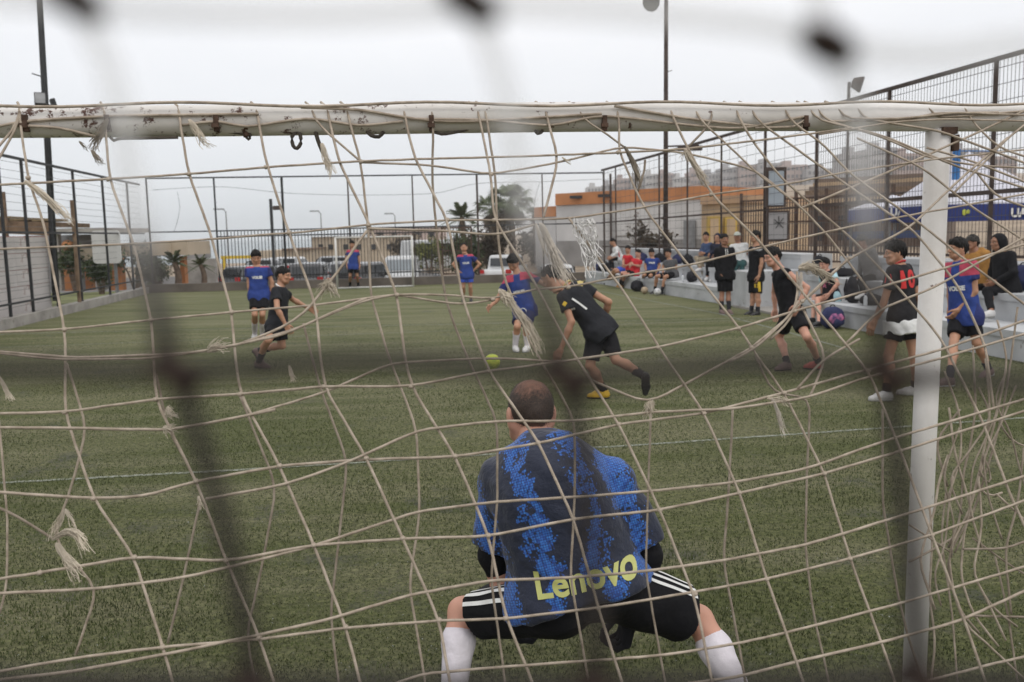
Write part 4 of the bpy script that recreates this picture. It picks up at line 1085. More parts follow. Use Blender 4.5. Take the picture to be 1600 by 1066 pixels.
car('parked_car', 'white saloon with red tail lights right of the rusty gate', 'car', 868, 43, .06, paint('paint_white', None), 'sedan', GR)
for i, (px, Y, c_, k_, nm) in enumerate(((412, 68, (.30, .31, .32), 'sedan', 'pale saloon in the far row of the car park behind the hatchback'), (443, 70, (.62, .63, .63), 'hatch', 'white hatchback in the far row of the car park'), (522, 70, (.30, .31, .32), 'hatch', 'silver hatchback in the far row below the beige building'))):
    car('parked_car', nm, 'car', px, Y, 1.4, paint('paint_white' if i == 1 else 'paint_silver', c_), k_, GR)
# motorcycle
mc = P(688, 430, 45); mc[2] = -1.1
mo = thing('motorcycle', 'dark motorcycle parked beside the white van behind the railing', 'motorcycle', mc)
def lw(c_, r, yaw): return np.array(Matrix.Rotation(yaw, 3, 'Z') @ Matrix.Rotation(math.pi / 2, 3, 'Y'))
Rz = np.array(Matrix.Rotation(.5, 3, 'Z'))
for y0 in (-.65, .65):
    c_ = mc + Rz @ np.array([0, y0, .33]); wh = part('wheel', MB().tube([c_ + Rz @ np.array([0, .29 * math.cos(t), .29 * math.sin(t)]) for t in np.linspace(0, 6.283, 19)], .045, 6), TYRE, mo, True); part('rim', MB().tube([c_ + Rz @ np.array([0, .22 * math.cos(t), .22 * math.sin(t)]) for t in np.linspace(0, 6.283, 19)], .018, 5), RIM, wh)
    for t in np.linspace(0, 3.14, 4)[:3]: part('spoke', MB().beam(c_ + Rz @ np.array([0, .22 * math.cos(t), .22 * math.sin(t)]), c_ - Rz @ np.array([0, .22 * math.cos(t), .22 * math.sin(t)]), .02), RIM, wh)
part('frame', MB().tube([mc + Rz @ np.array(q) for q in ((0, -.65, .33), (0, -.2, .5), (0, .3, .75), (0, .5, .9), (0, .65, .33))], .05, 6), BUMP, mo)
part('engine', MB().box(mc + Rz @ np.array([0, 0, .42]), (.3, .42, .36), R=Rz), GALV, mo); part('seat', MB().blob(mc + Rz @ np.array([0, -.35, .82]), (.14, .4, .08), 8, Rz), BUMP, mo, True)
part('fuel_tank', MB().blob(mc + Rz @ np.array([0, .15, .86]), (.16, .26, .15), 8, Rz), paint('paint_black', None), mo, True); part('handlebar', MB().tube([mc + Rz @ np.array(q) for q in ((-.38, .38, 1.08), (-.1, .5, 1.05), (.1, .5, 1.05), (.38, .38, 1.08))], .022, 5), BUMP, mo); part('headlight', MB().blob(mc + Rz @ np.array([0, .62, .93]), (.1, .08, .1), 8), GALV, mo, True)

# ------------------------------------------------------------------ right side beyond the fence
ob = thing('building', 'white walled building with an orange band along its roof', 'building', P(960, 415, 50) * [1, 1, 0])
def slab(mb, a, c_, z0, z1, dep):
    a, c_ = np.array(a[:2]), np.array(c_[:2]); d = nrm(c_ - a); nv = np.array([-d[1], d[0]]) * dep
    q = [a, c_, c_ + nv, a + nv]; return mb.hexa([(*p, z0) for p in q] + [(*p, z1) for p in q])
e0, e1 = P(869, 330, 52), P(1103, 330, 46)
e_ = lambda t_: e0 + (e1 - e0) * t_
part('upper_wall', slab(MB(), e0, e1, 1.35, 3.35, 8), WPLAST, ob); part('lower_wall', slab(MB(), e0 + [0, -.04, 0], e1 + [0, -.04, 0], -.1, 1.35, 8), GPLAST, ob)
part('roof_band', slab(MB(), e0 + [-.05, -.14, 0], e1 + [.0, -.14, 0], 3.35, 4.0, 8.3), ORANGE, ob)
part('roof_band', slab(MB(), P(834, 330, 55), P(868, 330, 53), 2.75, 3.35, 6), ORANGE, ob); part('upper_wall', slab(MB(), P(835, 330, 55.1), P(868, 330, 53.1), -.5, 2.75, 6), WPLAST, ob)
for t_ in (.16, .36): part('vent', MB().box(e_(t_) * [1, 1, 0] + [0, -.26, 3.75], (.9, .22, .16)), BUMP, ob)
part('downpipe', MB().tube([e_(.39) * [1, 1, 0] + [0, -.2, 0], e_(.39) * [1, 1, 0] + [0, -.2, 4.9]], .06, 6), BSTEEL, ob)
part('door', slab(MB(), e_(.86) + [0, -.2, 0], e_(.93) + [0, -.2, 0], -.05, 2.3, .1), GALV, ob)
for t0_, t1_ in ((.42, .50), (.56, .64)): part('window', slab(MB(), e_(t0_) + [0, -.12, 0], e_(t1_) + [0, -.12, 0], 1.6, 2.6, .1), WPLAST, ob)
tn_ = thing('building', 'tan building with yellow window frames behind the light mast', 'building', P(1140, 420, 44) * [1, 1, 0])
part('wall', slab(MB(), P(1096, 330, 43.5), P(1166, 330, 42), -.1, 3.0, 7), TAN, tn_); part('parapet', slab(MB(), P(1094, 330, 43.3), P(1168, 330, 41.8), 3.0, 3.35, 7.4), mat('orange_tan', (.40, .27, .17), .9, .2, .8, .2), tn_)
for a_, b2_ in ((1107, 1126), (1133, 1152)):
    fr_ = part('window', pb(MB(), a_, b2_, 338, 384, 41.9, .5), mat('ochre_frame', (.48, .33, .08), .8, .2, 3, .1), tn_); part('pane', pb(MB(), a_ + 3, b2_ - 3, 342, 380, 41.85, .2), TAN, fr_)
b5 = thing('building', 'low brown roofed sheds on the sandy slope to the right', 'building', P(1370, 300, 70) * [1, 1, 0])
part('wall', slab(MB(), P(1250, 300, 72), P(1470, 300, 66), -.1, 3.6, 6), mat('brown_wall', (.17, .13, .105), .9, .3, .7, .3), b5)
for k_, (z0, c_) in enumerate(((3.6, TAN), (4.3, WOOD), (4.95, TAN))): part('roof', slab(MB(), P(1246 + 12 * k_, 300, 71.5 + k_), P(1474, 300, 65.5 + k_), z0, z0 + .35, 6 - k_), c_, b5); part('wall', slab(MB(), P(1250 + 14 * k_, 300, 72.3 + k_), P(1472, 300, 66.3 + k_), z0 + .35, z0 + .7, 4), mat('brown_wall', None), b5)
for px in (1275, 1310, 1345, 1395, 1430): part('opening', slab(MB(), P(px, 300, 66.2), P(px + 18, 300, 66.0), .8, 2.6, .2), GLASS, b5)
# inner railing and sign boards
ir = thing('railing', 'rusty barred railing on the sand behind the right fence', 'railing', P(1280, 420, 31) * [1, 1, 0])
i0, i1 = P(1158, 350, 36), P(1452, 350, 29.5)
for z0 in (.6, 2.05, 2.9): part('rail', MB().beam(i0 * [1, 1, 0] + [0, 0, z0], i1 * [1, 1, 0] + [0, 0, z0], .06), RUST, ir)
copies('bar', MB().beam((0, 0, 0), (0, 0, 2.3), .03), RUST, ir, [(i0 + (i1 - i0) * j / 64) * [1, 1, 0] + [0, 0, .6] for j in range(65)])
copies('post', MB().beam((0, 0, 0), (0, 0, 3.2), .10), RUST, ir, [(i0 + (i1 - i0) * j / 6) * [1, 1, 0] for j in range(7)])
BOARD = mat('board_grey_blue', (.30, .34, .38), .5, .12, 2, .05)
sb = thing('sign_board', 'blank grey blue board in a dark frame on the right fence', 'sign', P(1212, 330, 23.2) - [0, 0, .9])
Yb = 23.2; part('frame', pb(MB(), 1196, 1229, 261, 324, Yb, .08), BSTEEL, sb); part('panel', pb(MB(), 1201, 1225, 267, 321, Yb - .02, .06), BOARD, sb)
s2 = thing('sign_board', 'grey board with a scratched star figure below the blank board', 'sign', P(1215, 375, 23.2))
part('frame', pb(MB(), 1198, 1233, 329, 378, Yb, .08), BSTEEL, s2); part('panel', pb(MB(), 1201, 1230, 332, 374, Yb - .02, .06), mat('board_grey', (.30, .29, .29), .6, .15, 2, .1), s2)
st = MB()
for a_, b2_ in (((1210, 343), (1224, 356)), ((1224, 341), (1212, 357)), ((1217, 338), (1217, 350)), ((1209, 349), (1226, 348))): st.beam(P(*a_, Yb - .03), P(*b2_, Yb - .03), .014)
part('drawn_mark', st, BUMP, s2)
# blue canopies
BLUE = mat('canopy_blue', (.022, .038, .17), .7, .15, 2, .15); TENT = mat('canopy_white', (.56, .56, .62), .75, .1, 2, .2)
def tent(label, px0, px1, Y, ztop_, zv0, zv1, dep):
    a = P(px0, 330, Y); c_ = P(px1, 330, Y); t_ = thing('canopy_tent', label, 'canopy tent', [(a[0] + c_[0]) / 2, Y, 0])
    q = [(a[0], Y), (c_[0], Y), (c_[0], Y + dep), (a[0], Y + dep)]; ap = [(a[0] + c_[0]) / 2, Y + dep / 2, ztop_]
    V = [(*p, zv1) for p in q] + [ap] + [(*p, zv1 + .03) for p in q] + [[ap[0], ap[1], ap[2] + .03]]
    part('roof', MB().add(V, [(0, 4, 1), (1, 4, 2), (2, 4, 3), (3, 4, 0), (5, 6, 9), (6, 7, 9), (7, 8, 9), (8, 5, 9), (0, 1, 6, 5), (1, 2, 7, 6), (2, 3, 8, 7), (3, 0, 5, 8)]), TENT, t_)
    val = MB()
    for i in range(4): p0, p1 = np.array(q[i]), np.array(q[(i + 1) % 4]); d = nrm(p1 - p0); nv = np.array([d[1], -d[0]]) * .03; val.hexa([(*p0, zv0), (*p1, zv0), (*(p1 + nv), zv0), (*(p0 + nv), zv0), (*p0, zv1), (*p1, zv1), (*(p1 + nv), zv1), (*(p0 + nv), zv1)])
    vo = part('valance', val, BLUE, t_)
    copies('leg', MB().beam((0, 0, 0), (0, 0, zv1), .05), GALV, t_, [(p[0], p[1], 0) for p in ((a[0] + .05, Y + .05), (c_[0] - .05, Y + .05), (c_[0] - .05, Y + dep - .05), (a[0] + .05, Y + dep - .05))])
    return t_, vo
def zat(py, px, Y): return P(px, py, Y)[2]
t1, v1 = tent('blue valanced canopy tent seen left of the near goal post', 1388, 1470, 22.5, zat(305, 1430, 23.5), zat(345, 1430, 22.5), zat(324, 1430, 22.5), 2.6)
text_flat('UA', .25, P(1402, 332, 22.44), [1, 0, 0], [0, 0, 1], TRIM_W, v1, .012)
t2, v2 = tent('white peaked canopy tent with a blue valance right of the near goal post', 1466, 1660, 20.5, zat(238, 1562, 22), zat(345, 1540, 20.5), zat(319, 1540, 20.5), 3.0)
text_flat('UA', .26, P(1592, 333, 20.44), [1, 0, 0], [0, 0, 1], TRIM_W, v2, .012)
part('emblem', MB().blob(P(1507, 332, 20.45), (.055, .012, .07), 8).blob(P(1513, 331, 20.44), (.04, .012, .05), 8), mat('emblem_yellow_green', (.45, .50, .08), .6, .1, 4, 0), v2)
solo('banner', pb(MB(), 1322, 1440, 360, 374, 27, .05), mat('banner_blue', (.04, .06, .13), .7, .2, 1.5, .1), 'faded blue banner tied low on the rusty railing', 'banner')
solo('sign', pb(MB(), 1489, 1501, 233, 281, float(RF(1495, 0)[1]) + .10, .05).beam(P(1489, 236, float(RF(1495, 0)[1]) + .07), P(1560, 236, float(RF(1495, 0)[1]) - .2), .02), mat('sign_blue', (.06, .22, .55), .6, .2, 2, .1), 'bright blue upright sign hanging beside the near goal post top', 'sign')
# apartment blocks on the hill
APG = 'apartment blocks along the ridge'
APM = [mat('flat_grey', (.36, .355, .36), .9, .1, .05, 0), mat('flat_rose', (.38, .31, .29), .9, .1, .05, 0), mat('flat_pale', (.46, .455, .45), .9, .1, .05, 0)]
WIN = mat('far_window', (.14, .145, .155), .5, .2, .2, 0)
def block(label, px0, px1, py, Y, m_, fl, nwin):
    a = P(px0, py, Y); c_ = P(px1, py, Y); x0, x1, z1 = a[0], c_[0], a[2]; z0 = float(terrain(np.array([x0]), np.array([Y]))[0]) - 2
    t_ = thing('apartment_block', label, 'apartment block', [(x0 + x1) / 2, Y + 5, z0], APG)
    part('wall', MB().hexa([(x0, Y, z0), (x1, Y, z0), (x1, Y + 14, z0), (x0, Y + 14, z0), (x0, Y, z1), (x1, Y, z1), (x1, Y + 14, z1), (x0, Y + 14, z1)]), m_, t_)
    part('roof_room', MB().box(((x0 + x1) / 2 - (x1 - x0) * .15, Y + 7, z1 + 1), ((x1 - x0) * .3, 5, 2)), m_, t_)
    fh = 3.0; w = (x1 - x0) / nwin
    wm = MB().box((0, 0, 0), (w * .55, .3, 1.35))
    copies('window', wm, WIN, t_, [(x0 + (j + .5) * w, Y - .1, z1 - 1.6 - i * fh) for i in range(fl) for j in range(nwin)])
blk = [(918, 944, 292, 430, 2, 4, 5), (944, 962, 288, 425, 0, 5, 4), (963, 986, 279, 420, 1, 6, 4), (987, 1008, 276, 415, 0, 6, 4), (1009, 1030, 272, 410, 2, 7, 4), (1031, 1052, 271, 405, 1, 7, 4), (1053, 1078, 277, 400, 2, 6, 5), (1079, 1100, 268, 398, 1, 7, 4), (1101, 1128, 271, 395, 0, 7, 5), (1129, 1156, 262, 390, 0, 8, 5), (1157, 1186, 258, 385, 1, 8, 5), (1187, 1222, 255, 380, 0, 8, 6), (1222, 1262, 258, 372, 1, 8, 6), (1262, 1322, 264, 365, 0, 7, 9), (1324, 1362, 238, 300, 0, 9, 6), (1363, 1402, 231, 296, 0, 9, 6), (1403, 1448, 240, 292, 1, 9, 7), (1500, 1530, 232, 290, 0, 9, 5), (1531, 1590, 245, 288, 1, 8, 8)]
ordn = ['lowest pale block at the left end of the ridge', 'second pale block from the left end of the ridge', 'rose block above the orange roof band', 'grey stepped block above the orange roof band', 'pale taller block left of the light mast', 'rose block just left of the light mast', 'pale lower block right behind the light mast', 'rose block right of the light mast', 'grey block before the long taller row', 'grey block with many floors above the tan building', 'rose tall block above the tan building', 'wide grey block left of the blank sign board', 'wide rose block behind the blank sign board', 'long low grey block right of the sign board', 'dark grey nearer block left in the group by the goal post', 'tallest dark grey block in the group by the goal post', 'rose block touching the near goal post top', 'grey block directly right of the near goal post', 'rose block behind the white tent peak']
for (a_, b2_, py, Y, mi, fl, nw), lab in zip(blk, ordn): block(lab, a_, b2_, py, Y, APM[mi], fl, nw)
# ------------------------------------------------------------------ far goal
fg = thing('goal', 'white small goal at the far end of the pitch', 'goal', F(-2, 33.3, 0))
q0, q1 = PF(527, 445, 33.3), PF(646, 445, 33.3)
H_ = PF(646, 369, 33.3)[2]
dv = F(0, .75, 0)
for q in (q0, q1):
    part('post', MB().tube([q * [1, 1, 0], q * [1, 1, 0] + [0, 0, H_]], .034, 8), WHITEP, fg, True)
    part('back_stay', MB().tube([q * [1, 1, 0] + [0, 0, H_], q * [1, 1, 0] + dv * .5 + [0, 0, H_ * .95], q * [1, 1, 0] + dv + [0, 0, .03]], .022, 6), WHITEP, fg, True)
part('crossbar', MB().tube([q0 * [1, 1, 0] + [0, 0, H_], q1 * [1, 1, 0] + [0, 0, H_]], .026, 8), WHITEP, fg, True)
part('ground_bar', MB().tube([q0 * [1, 1, 0] + [0, 0, .03], q1 * [1, 1, 0] + [0, 0, .03]], .03, 6), WHITEP, fg, True)

# ------------------------------------------------------------------ near goal
VG, ZG = 2.75, 2.21
m, n, l, b = new_mat('rusted_white_paint'); t = n.new("ShaderNodeTexCoord")
n1 = tn(24, 8, .75); r1 = ramp(n1, [(.60, (0, 0, 0)), (.64, (1, 1, 1))])
n2 = tn(2.2, 5, .6); r2 = ramp(n2, [(.30, (.54, .51, .47)), (.62, (.72, .70, .675))])
sp_ = n.new("ShaderNodeSeparateXYZ"); l.new(t.outputs['Normal'], sp_.inputs[0])
geo = n.new("ShaderNodeNewGeometry"); sg_ = n.new("ShaderNodeSeparateXYZ"); l.new(geo.outputs['Position'], sg_.inputs[0])
lf_ = n.new("ShaderNodeMapRange"); lf_.inputs['From Min'].default_value = 1.1; lf_.inputs['From Max'].default_value = -1.3; lf_.inputs['To Min'].default_value = .02; lf_.inputs['To Max'].default_value = .12
l.new(sg_.outputs[0], lf_.inputs['Value'])
ad = n.new("ShaderNodeMath"); l.new(n1, ad.inputs[0]); l.new(lf_.outputs[0], ad.inputs[1])
r1 = ramp(ad.outputs[0], [(.665, (0, 0, 0)), (.70, (1, 1, 1))])
c = mixc(r1, r2, (.085, .035, .022, 1)); n3 = tn(60, 4, .7)
l.new(c, b.inputs['Base Color']); b.inputs['Roughness'].default_value = .55
bp = n.new("ShaderNodeBump"); bp.inputs['Strength'].default_value = .35; bp.inputs['Distance'].default_value = .006; l.new(n1, bp.inputs['Height']); l.new(bp.outputs[0], b.inputs['Normal'])
BARM = m
ROPEM = mat('net_cord', (.40, .34, .275), .9, .25, 30, .6, 160, c2=(.27, .22, .17), dist=.004); ROPE2 = mat('pale_cord', (.50, .45, .385), .9, .2, 30, .6, 160, dist=.004); FRAY = mat('frayed_fibre', (.50, .44, .35), .95, .25, 20, 0); DROPE = mat('dirty_rope', (.10, .085, .07), .9, .4, 20, .6, 120, dist=.004)
goal = thing('goal', 'white rusted near goal with a torn rope net seen from behind', 'goal', F(0, VG, 0))
uL = -1.75; uR = (PF(1466, 205, VG) @ np.array([CT, ST, 0])); uE = 2.75
bpts = [F(u_, VG, ZG + .004 * math.sin(u_ * 2)) for u_ in np.linspace(uL - .045, uE, 26)]
part('crossbar', MB().tube(bpts, .0445, 20), BARM, goal, True)
part('post', MB().tube([PF(1421, 1238, VG), PF(1444, 690, VG), F(uR, VG, ZG - .040)], .0385, 20), BARM, goal, True)
part('post', MB().tube([F(uL, VG, 0), F(uL, VG, 1.1), F(uL, VG, ZG - .044)], .0435, 20), BARM, goal, True)
part('post', MB().tube([F(uE - .05, VG, 0), F(uE - .05, VG, 1.1), F(uE - .05, VG, ZG - .044)], .0435, 20), BARM, goal, True)
part('weld_plate', MB().box(F(uR + .012, VG - .022, ZG - .048), (.05, .05, .022), TH).box(F(uR + .042, VG - .022, ZG - .085), (.018, .03, .05), TH), mat('old_rust', (.09, .055, .04), .9, .5, 25, .6, 60), goal)
for px in (40, 168, 338, 674, 944, 1258): 
    q = PF(px, 190, VG - .045); part('clip', MB().box(q + [0, 0, -.005], (.014, .02, .045), TH).box(q + [0, -.012, -.012], (.02, .012, .012), TH), mat('old_rust', None), goal)
FN = (VG - .05, ZG, .48); BN = (VG - .05, ZG, .20)
def pn(px, py, back=False, lift=0.0):
    v0, z0, k_ = BN if back else FN
    return PN(px, py, v0 - lift, z0, k_)
net = part('net', MB().tube([F(u_, VG - .052, ZG + .035 + .006 * math.sin(u_ * 9)) for u_ in np.linspace(uL, uE, 60)], .0045, 5), ROPEM, goal, True)
def cord(pl, r=.0035, back=False, lift=0.0, m_=None, twist=True):
    pts = [pn(x, y, back, lift) for x, y in pl]
    if pl[0][1] < 200:      # tied round the bar: start on its top
        d = ray(pl[0][0], 180); u_ = PF(pl[0][0], 180, VG) @ np.array([CT, ST, 0])
        pts = [F(u_ - .02, VG + .01, ZG + .050), F(u_, VG - .030, ZG + .042)] + [F(u_ + .004, VG - .053, ZG - .01)] + pts[1:]
    w = taut_path(pts, .028)
    w = w + (rng.random((len(w), 3)) - .5) * .0010
    return part('cord', MB().tube(w, r * (.92 + .16 * rng.random()), 6), m_ or ROPEM, net, True)
front = [
 [(39,188),(44,278),(68,348),(101,515),(103,560),(101,644),(146,779),(210,871),(254,1011),(271,1066),(285,1120)],
 [(169,178),(171,280),(210,385),(236,500),(240,558),(243,624),(266,671),(306,752),(353,876),(405,994),(428,1066),(445,1120)],
 [(284,179),(295,273),(327,359),(362,488),(368,560),(375,616),(437,728),(490,851),(540,979),(563,1066),(575,1120)],
 [(404,172),(416,254),(451,363),(493,475),(501,560),(506,604),(572,715),(629,841),(686,969),(703,1066),(712,1120)],
 [(513,170),(530,254),(577,351),(620,460),(633,560),(642,604),(711,713),(763,836),(790,964),(832,1066),(850,1120)],
 [(630,168),(648,248),(699,344),(725,475),(755,558),(763,580),(841,690),(896,811),(935,950),(972,1066),(990,1120)],
 [(744,168),(767,273),(772,344),(812,404),(843,456),(888,540),(901,560),(967,663),(1031,797),(1086,935),(1113,1066),(1122,1120)],
 [(848,168),(872,245),(870,262),(848,344)],
 [(888,340),(970,449),(1041,560),(1100,646),(1155,769),(1198,905),(1244,1033),(1256,1066),(1270,1120)],
 [(959,170),(966,235),(1006,325),(1079,419),(1156,513),(1175,545),(1225,614),(1288,740),(1328,873),(1377,1004),(1399,1066),(1412,1120)],
 [(1041,170),(1075,231),(1111,304),(1180,370),(1269,475),(1323,540),(1357,580),(1407,703),(1456,836),(1500,950),(1540,1066)],
 [(1079,170),(1140,229),(1180,269),(1249,321),(1294,368),(1357,452),(1376,482)],
 [(1142,170),(1180,227),(1222,280),(1328,370),(1403,449),(1470,528),(1535,658),(1584,787),(1610,840)],
 [(1166,170),(1316,284),(1430,362),(1496,445),(1540,540),(1553,640)],
 [(1217,170),(1290,228),(1324,269),(1440,351),(1500,400),(1620,490)],
 [(1268,172),(1384,216),(1448,246),(1520,258),(1620,264)],
 [(1256,172),(1380,212),(1446,240),(1500,262),(1620,300)],
 [(1339,216),(1440,261),(1520,325),(1620,388)],
 # across
 [(-20,290),(169,280),(295,272),(420,261),(564,252),(673,248),(800,245),(959,239),(1071,233),(1180,220),(1275,208),(1330,200)],
 [(564,254),(673,258),(767,273),(873,254),(974,229),(1071,239),(1180,265),(1249,321)],
 [(-20,390),(210,381),(330,374),(420,366),(451,365),(575,351),(699,344),(772,344),(888,342),(1000,325),(1111,304),(1224,289),(1320,269),(1451,250),(1620,232)],
 [(575,357),(699,361),(778,368),(835,351)],
 [(-20,520),(101,515),(236,500),(362,488),(493,477),(620,460),(691,460),(770,468),(839,451),(888,449),(970,432),(1075,415),(1196,385),(1324,355),(1440,333),(1508,321),(1620,300)],
 [(620,461),(722,477),(770,468)],
 [(-20,550),(99,562),(237,560),(345,545),(455,517),(567,470),(620,460)],
 [(-20,548),(120,559),(300,552),(442,524),(520,488),(573,466)],
 [(-20,647),(101,644),(242,624),(375,616),(506,604),(642,604),(763,580),(898,562),(1028,543),(1154,513),(1241,486),(1350,456),(1440,430),(1620,376)],
 [(380,651),(506,614),(612,567),(745,560),(800,560),(880,566),(905,562)],
 [(-20,668),(101,669),(266,672),(380,651),(430,640)],
 [(-20,768),(146,779),(222,777),(306,752),(437,728),(572,718),(711,714),(841,693),(967,663),(1100,646),(1225,614),(1357,577),(1476,545),(1620,494)],
 [(321,780),(447,757),(533,727),(654,672),(777,658),(898,658),(1017,644),(1145,639),(1263,621),(1357,589),(1470,560),(1620,516)],
 [(-20,908),(62,895),(210,870),(353,877),(490,852),(629,842),(763,838),(896,811),(1031,797),(1155,771),(1288,740),(1407,705),(1620,636)],
 [(-20,928),(153,920),(286,903),(380,881),(490,853),(654,799),(777,784),(898,777),(1012,768),(1140,755),(1263,732),(1379,690),(1620,618)],
 [(-20,1052),(113,1029),(254,1011),(405,999),(540,981),(686,970),(790,967),(935,950),(1086,925),(1198,905),(1328,873),(1456,836),(1620,775)],
 [(-20,1064),(118,1048),(267,1021),(420,989),(518,967),(639,930),(767,907),(891,903),(1007,893),(1130,876),(1258,852),(1402,808),(1620,738)],
 [(560,1090),(656,1053),(787,1042),(918,1033),(1039,1024),(1162,1004),(1276,977),(1409,942),(1620,880)],
 [(1040,1072),(1150,1058),(1244,1034),(1377,1004),(1500,970),(1620,915)],
 [(1440,1066),(1540,1040),(1620,1022)],
 # loose diagonals
 [(39,190),(-20,250)], [(39,192),(-20,280)], [(489,190),(564,253)],
 [(573,361),(519,438),(496,460),(489,479),(442,513),(380,535)],
 [(1253,325),(1388,269),(1515,213),(1620,164)],
 [(1260,467),(1326,404),(1420,357),(1500,280),(1575,215)],
 [(1489,303),(1575,216),(1620,180)],
 [(1523,265),(1553,306),(1620,330)], [(1448,231),(1520,252),(1620,292)], [(1322,537),(1374,484),(1460,449),(1620,360)],
 [(1174,543),(1230,498),(1253,471),(1326,404)], [(1140,565),(1180,545),(1232,496),(1248,470)],
 [(923,594),(1012,631),(1100,585),(1175,543)], [(1246,607),(1288,560),(1343,530)],
 [(1245,425),(1248,456),(1236,500),(1204,530)], [(1253,479),(1271,516),(1292,558),(1266,619)],
 [(1440,196),(1520,180),(1620,172)], [(1300,178),(1400,186),(1500,176),(1620,181)], [(1330,186),(1470,205),(1620,262)], [(1280,210),(1400,190),(1480,186),(1620,190)], [(1496,190),(1560,232),(1620,250)],
]
for i, pl in enumerate(front): cord(pl, .0035, False, .012 * rng.random())
back = [
 [(-8,600),(0,673),(12,816),(10,925),(-5,970)], [(104,567),(136,668),(112,760),(99,797),(81,841),(153,920),(118,1024)], [(-10,790),(15,799),(81,841)],
 [(244,584),(262,671),(290,720)], [(313,782),(286,905),(262,1006)], [(375,618),(432,760),(412,871),(385,994),(402,1080)], [(474,505),(487,558),(503,614),(543,720),(528,856),(516,960),(531,1080)],
 [(543,172),(564,254),(575,351),(579,460),(605,550),(651,671),(656,802),(639,915),(661,1043),(668,1090)],
 [(673,172),(675,284),(686,404),(699,479),(729,556),(777,658),(777,787),(767,905),(787,1048),(792,1090)],
 [(755,172),(774,276),(777,363),(786,430),(828,535),(869,604),(898,658),(898,777),(891,900),(918,1058),(925,1090)],
 [(1017,646),(1012,787),(1009,895),(1039,1066),(1045,1090)], [(1145,639),(1138,777),(1130,876),(1162,1048),(1168,1090)],
 [(1180,555),(1207,615),(1266,621),(1261,737),(1258,856),(1271,960),(1295,1063),(1300,1090)], [(1379,639),(1379,787),(1402,925),(1420,1000),(1450,1090)],
 [(1476,580),(1500,644),(1503,713),(1481,777)], [(1520,540),(1525,640),(1515,703),(1505,737),(1500,816),(1481,856)], [(1558,500),(1575,560),(1560,639),(1540,713),(1515,797),(1481,861),(1490,925),(1505,974),(1540,1004),(1600,1060)],
 [(1590,480),(1580,560),(1566,650),(1546,720),(1522,800),(1490,850),(1478,880),(1496,950),(1530,990)], [(1540,560),(1548,650),(1530,740),(1508,820),(1500,900),(1520,960),(1560,1010)],
 [(1505,858),(1569,858),(1620,840)], [(1520,841),(1574,881),(1620,908)], [(1515,962),(1620,965)], [(1557,772),(1620,830)], [(1560,654),(1574,688),(1620,704)], [(1535,925),(1550,950),(1589,979)],
 [(1452,790),(1457,840),(1452,930),(1462,1000),(1455,1066)], [(1478,770),(1470,840),(1488,960),(1496,1066)], [(1555,870),(1575,960),(1590,1066)], [(1600,700),(1590,790),(1570,860),(1580,960)],
 [(1421,820),(1460,846),(1484,862)], [(1420,878),(1460,858),(1490,840)], [(1500,640),(1460,690),(1480,760)], [(1536,712),(1552,735),(1547,765),(1530,735)], [(1566,770),(1540,782),(1528,760)],
 [(1008,250),(1010,265),(996,300)], [(1105,165),(1075,231)], [(900,170),(935,200),(975,230)],
]
OLDC = mat('old_cord', (.30, .255, .205), .9, .25, 30, .6, 160, c2=(.21, .17, .13), dist=.004)
for pl in back: cord(pl, .0034, True, .02 * rng.random(), ROPEM if rng.random() < .3 else OLDC)
for k_ in range(9):                    # slack tangle right of the post
    x0 = 1480 + 110 * rng.random(); y0 = 560 + 220 * rng.random(); pl = [(x0, y0)]
    for _ in range(4): pl.append((pl[-1][0] + 80 * (rng.random() - .55), pl[-1][1] + 25 + 60 * rng.random()))
    cord(pl, .003 if k_ % 3 else .0038, True, .05 * rng.random(), ROPEM if k_ % 3 == 0 else OLDC)
# ropes wound along the bar
for pl in ([(-20, 202), (40, 190), (169, 182), (284, 180), (404, 178)], [(20, 196), (90, 200), (150, 214)], [(284, 196), (340, 190), (386, 198), (480, 186), (560, 196), (630, 190)], [(470, 168), (560, 172), (650, 186), (730, 190), (940, 178)], [(640, 186), (760, 188), (860, 196), (944, 182), (1080, 196), (1160, 200), (1258, 182)], [(960, 166), (1080, 186), (1180, 197)], [(1180, 200), (1240, 198), (1258, 186), (1250, 205)], [(1300, 190), (1420, 186), (1460, 178), (1560, 176)]):
    w = smooth_path([PF(x, y, VG - .050 + .0) for x, y in pl], .03); part('cord', MB().tube(w, .0042, 5), ROPEM, net, True)
# hanging dirty loops and strings under the bar
def hang(pl, r, m_): part('loop', MB().tube(smooth_path([PF(x, y, VG - .02) for x, y in pl], .012), r, 6), m_, net, True)
hang([(463, 206), (456, 214), (458, 228), (464, 232), (470, 224), (469, 210), (463, 205)], .006, DROPE); hang([(573, 205), (580, 212), (592, 214), (600, 206)], .006, DROPE)
hang([(490, 195), (497, 220), (505, 240)], .006, DROPE); hang([(672, 204), (690, 210), (712, 207), (732, 202)], .0045, DROPE); hang([(172, 214), (178, 220), (186, 217), (230, 216), (278, 215)], .0045, DROPE)
hang([(352, 206), (374, 208), (383, 212), (388, 218), (392, 212), (386, 206)], .0045, DROPE); hang([(836, 204), (840, 209), (846, 207), (848, 203)], .005, DROPE); hang([(383, 194), (384, 206), (386, 214)], .010, mat('old_rust', None))
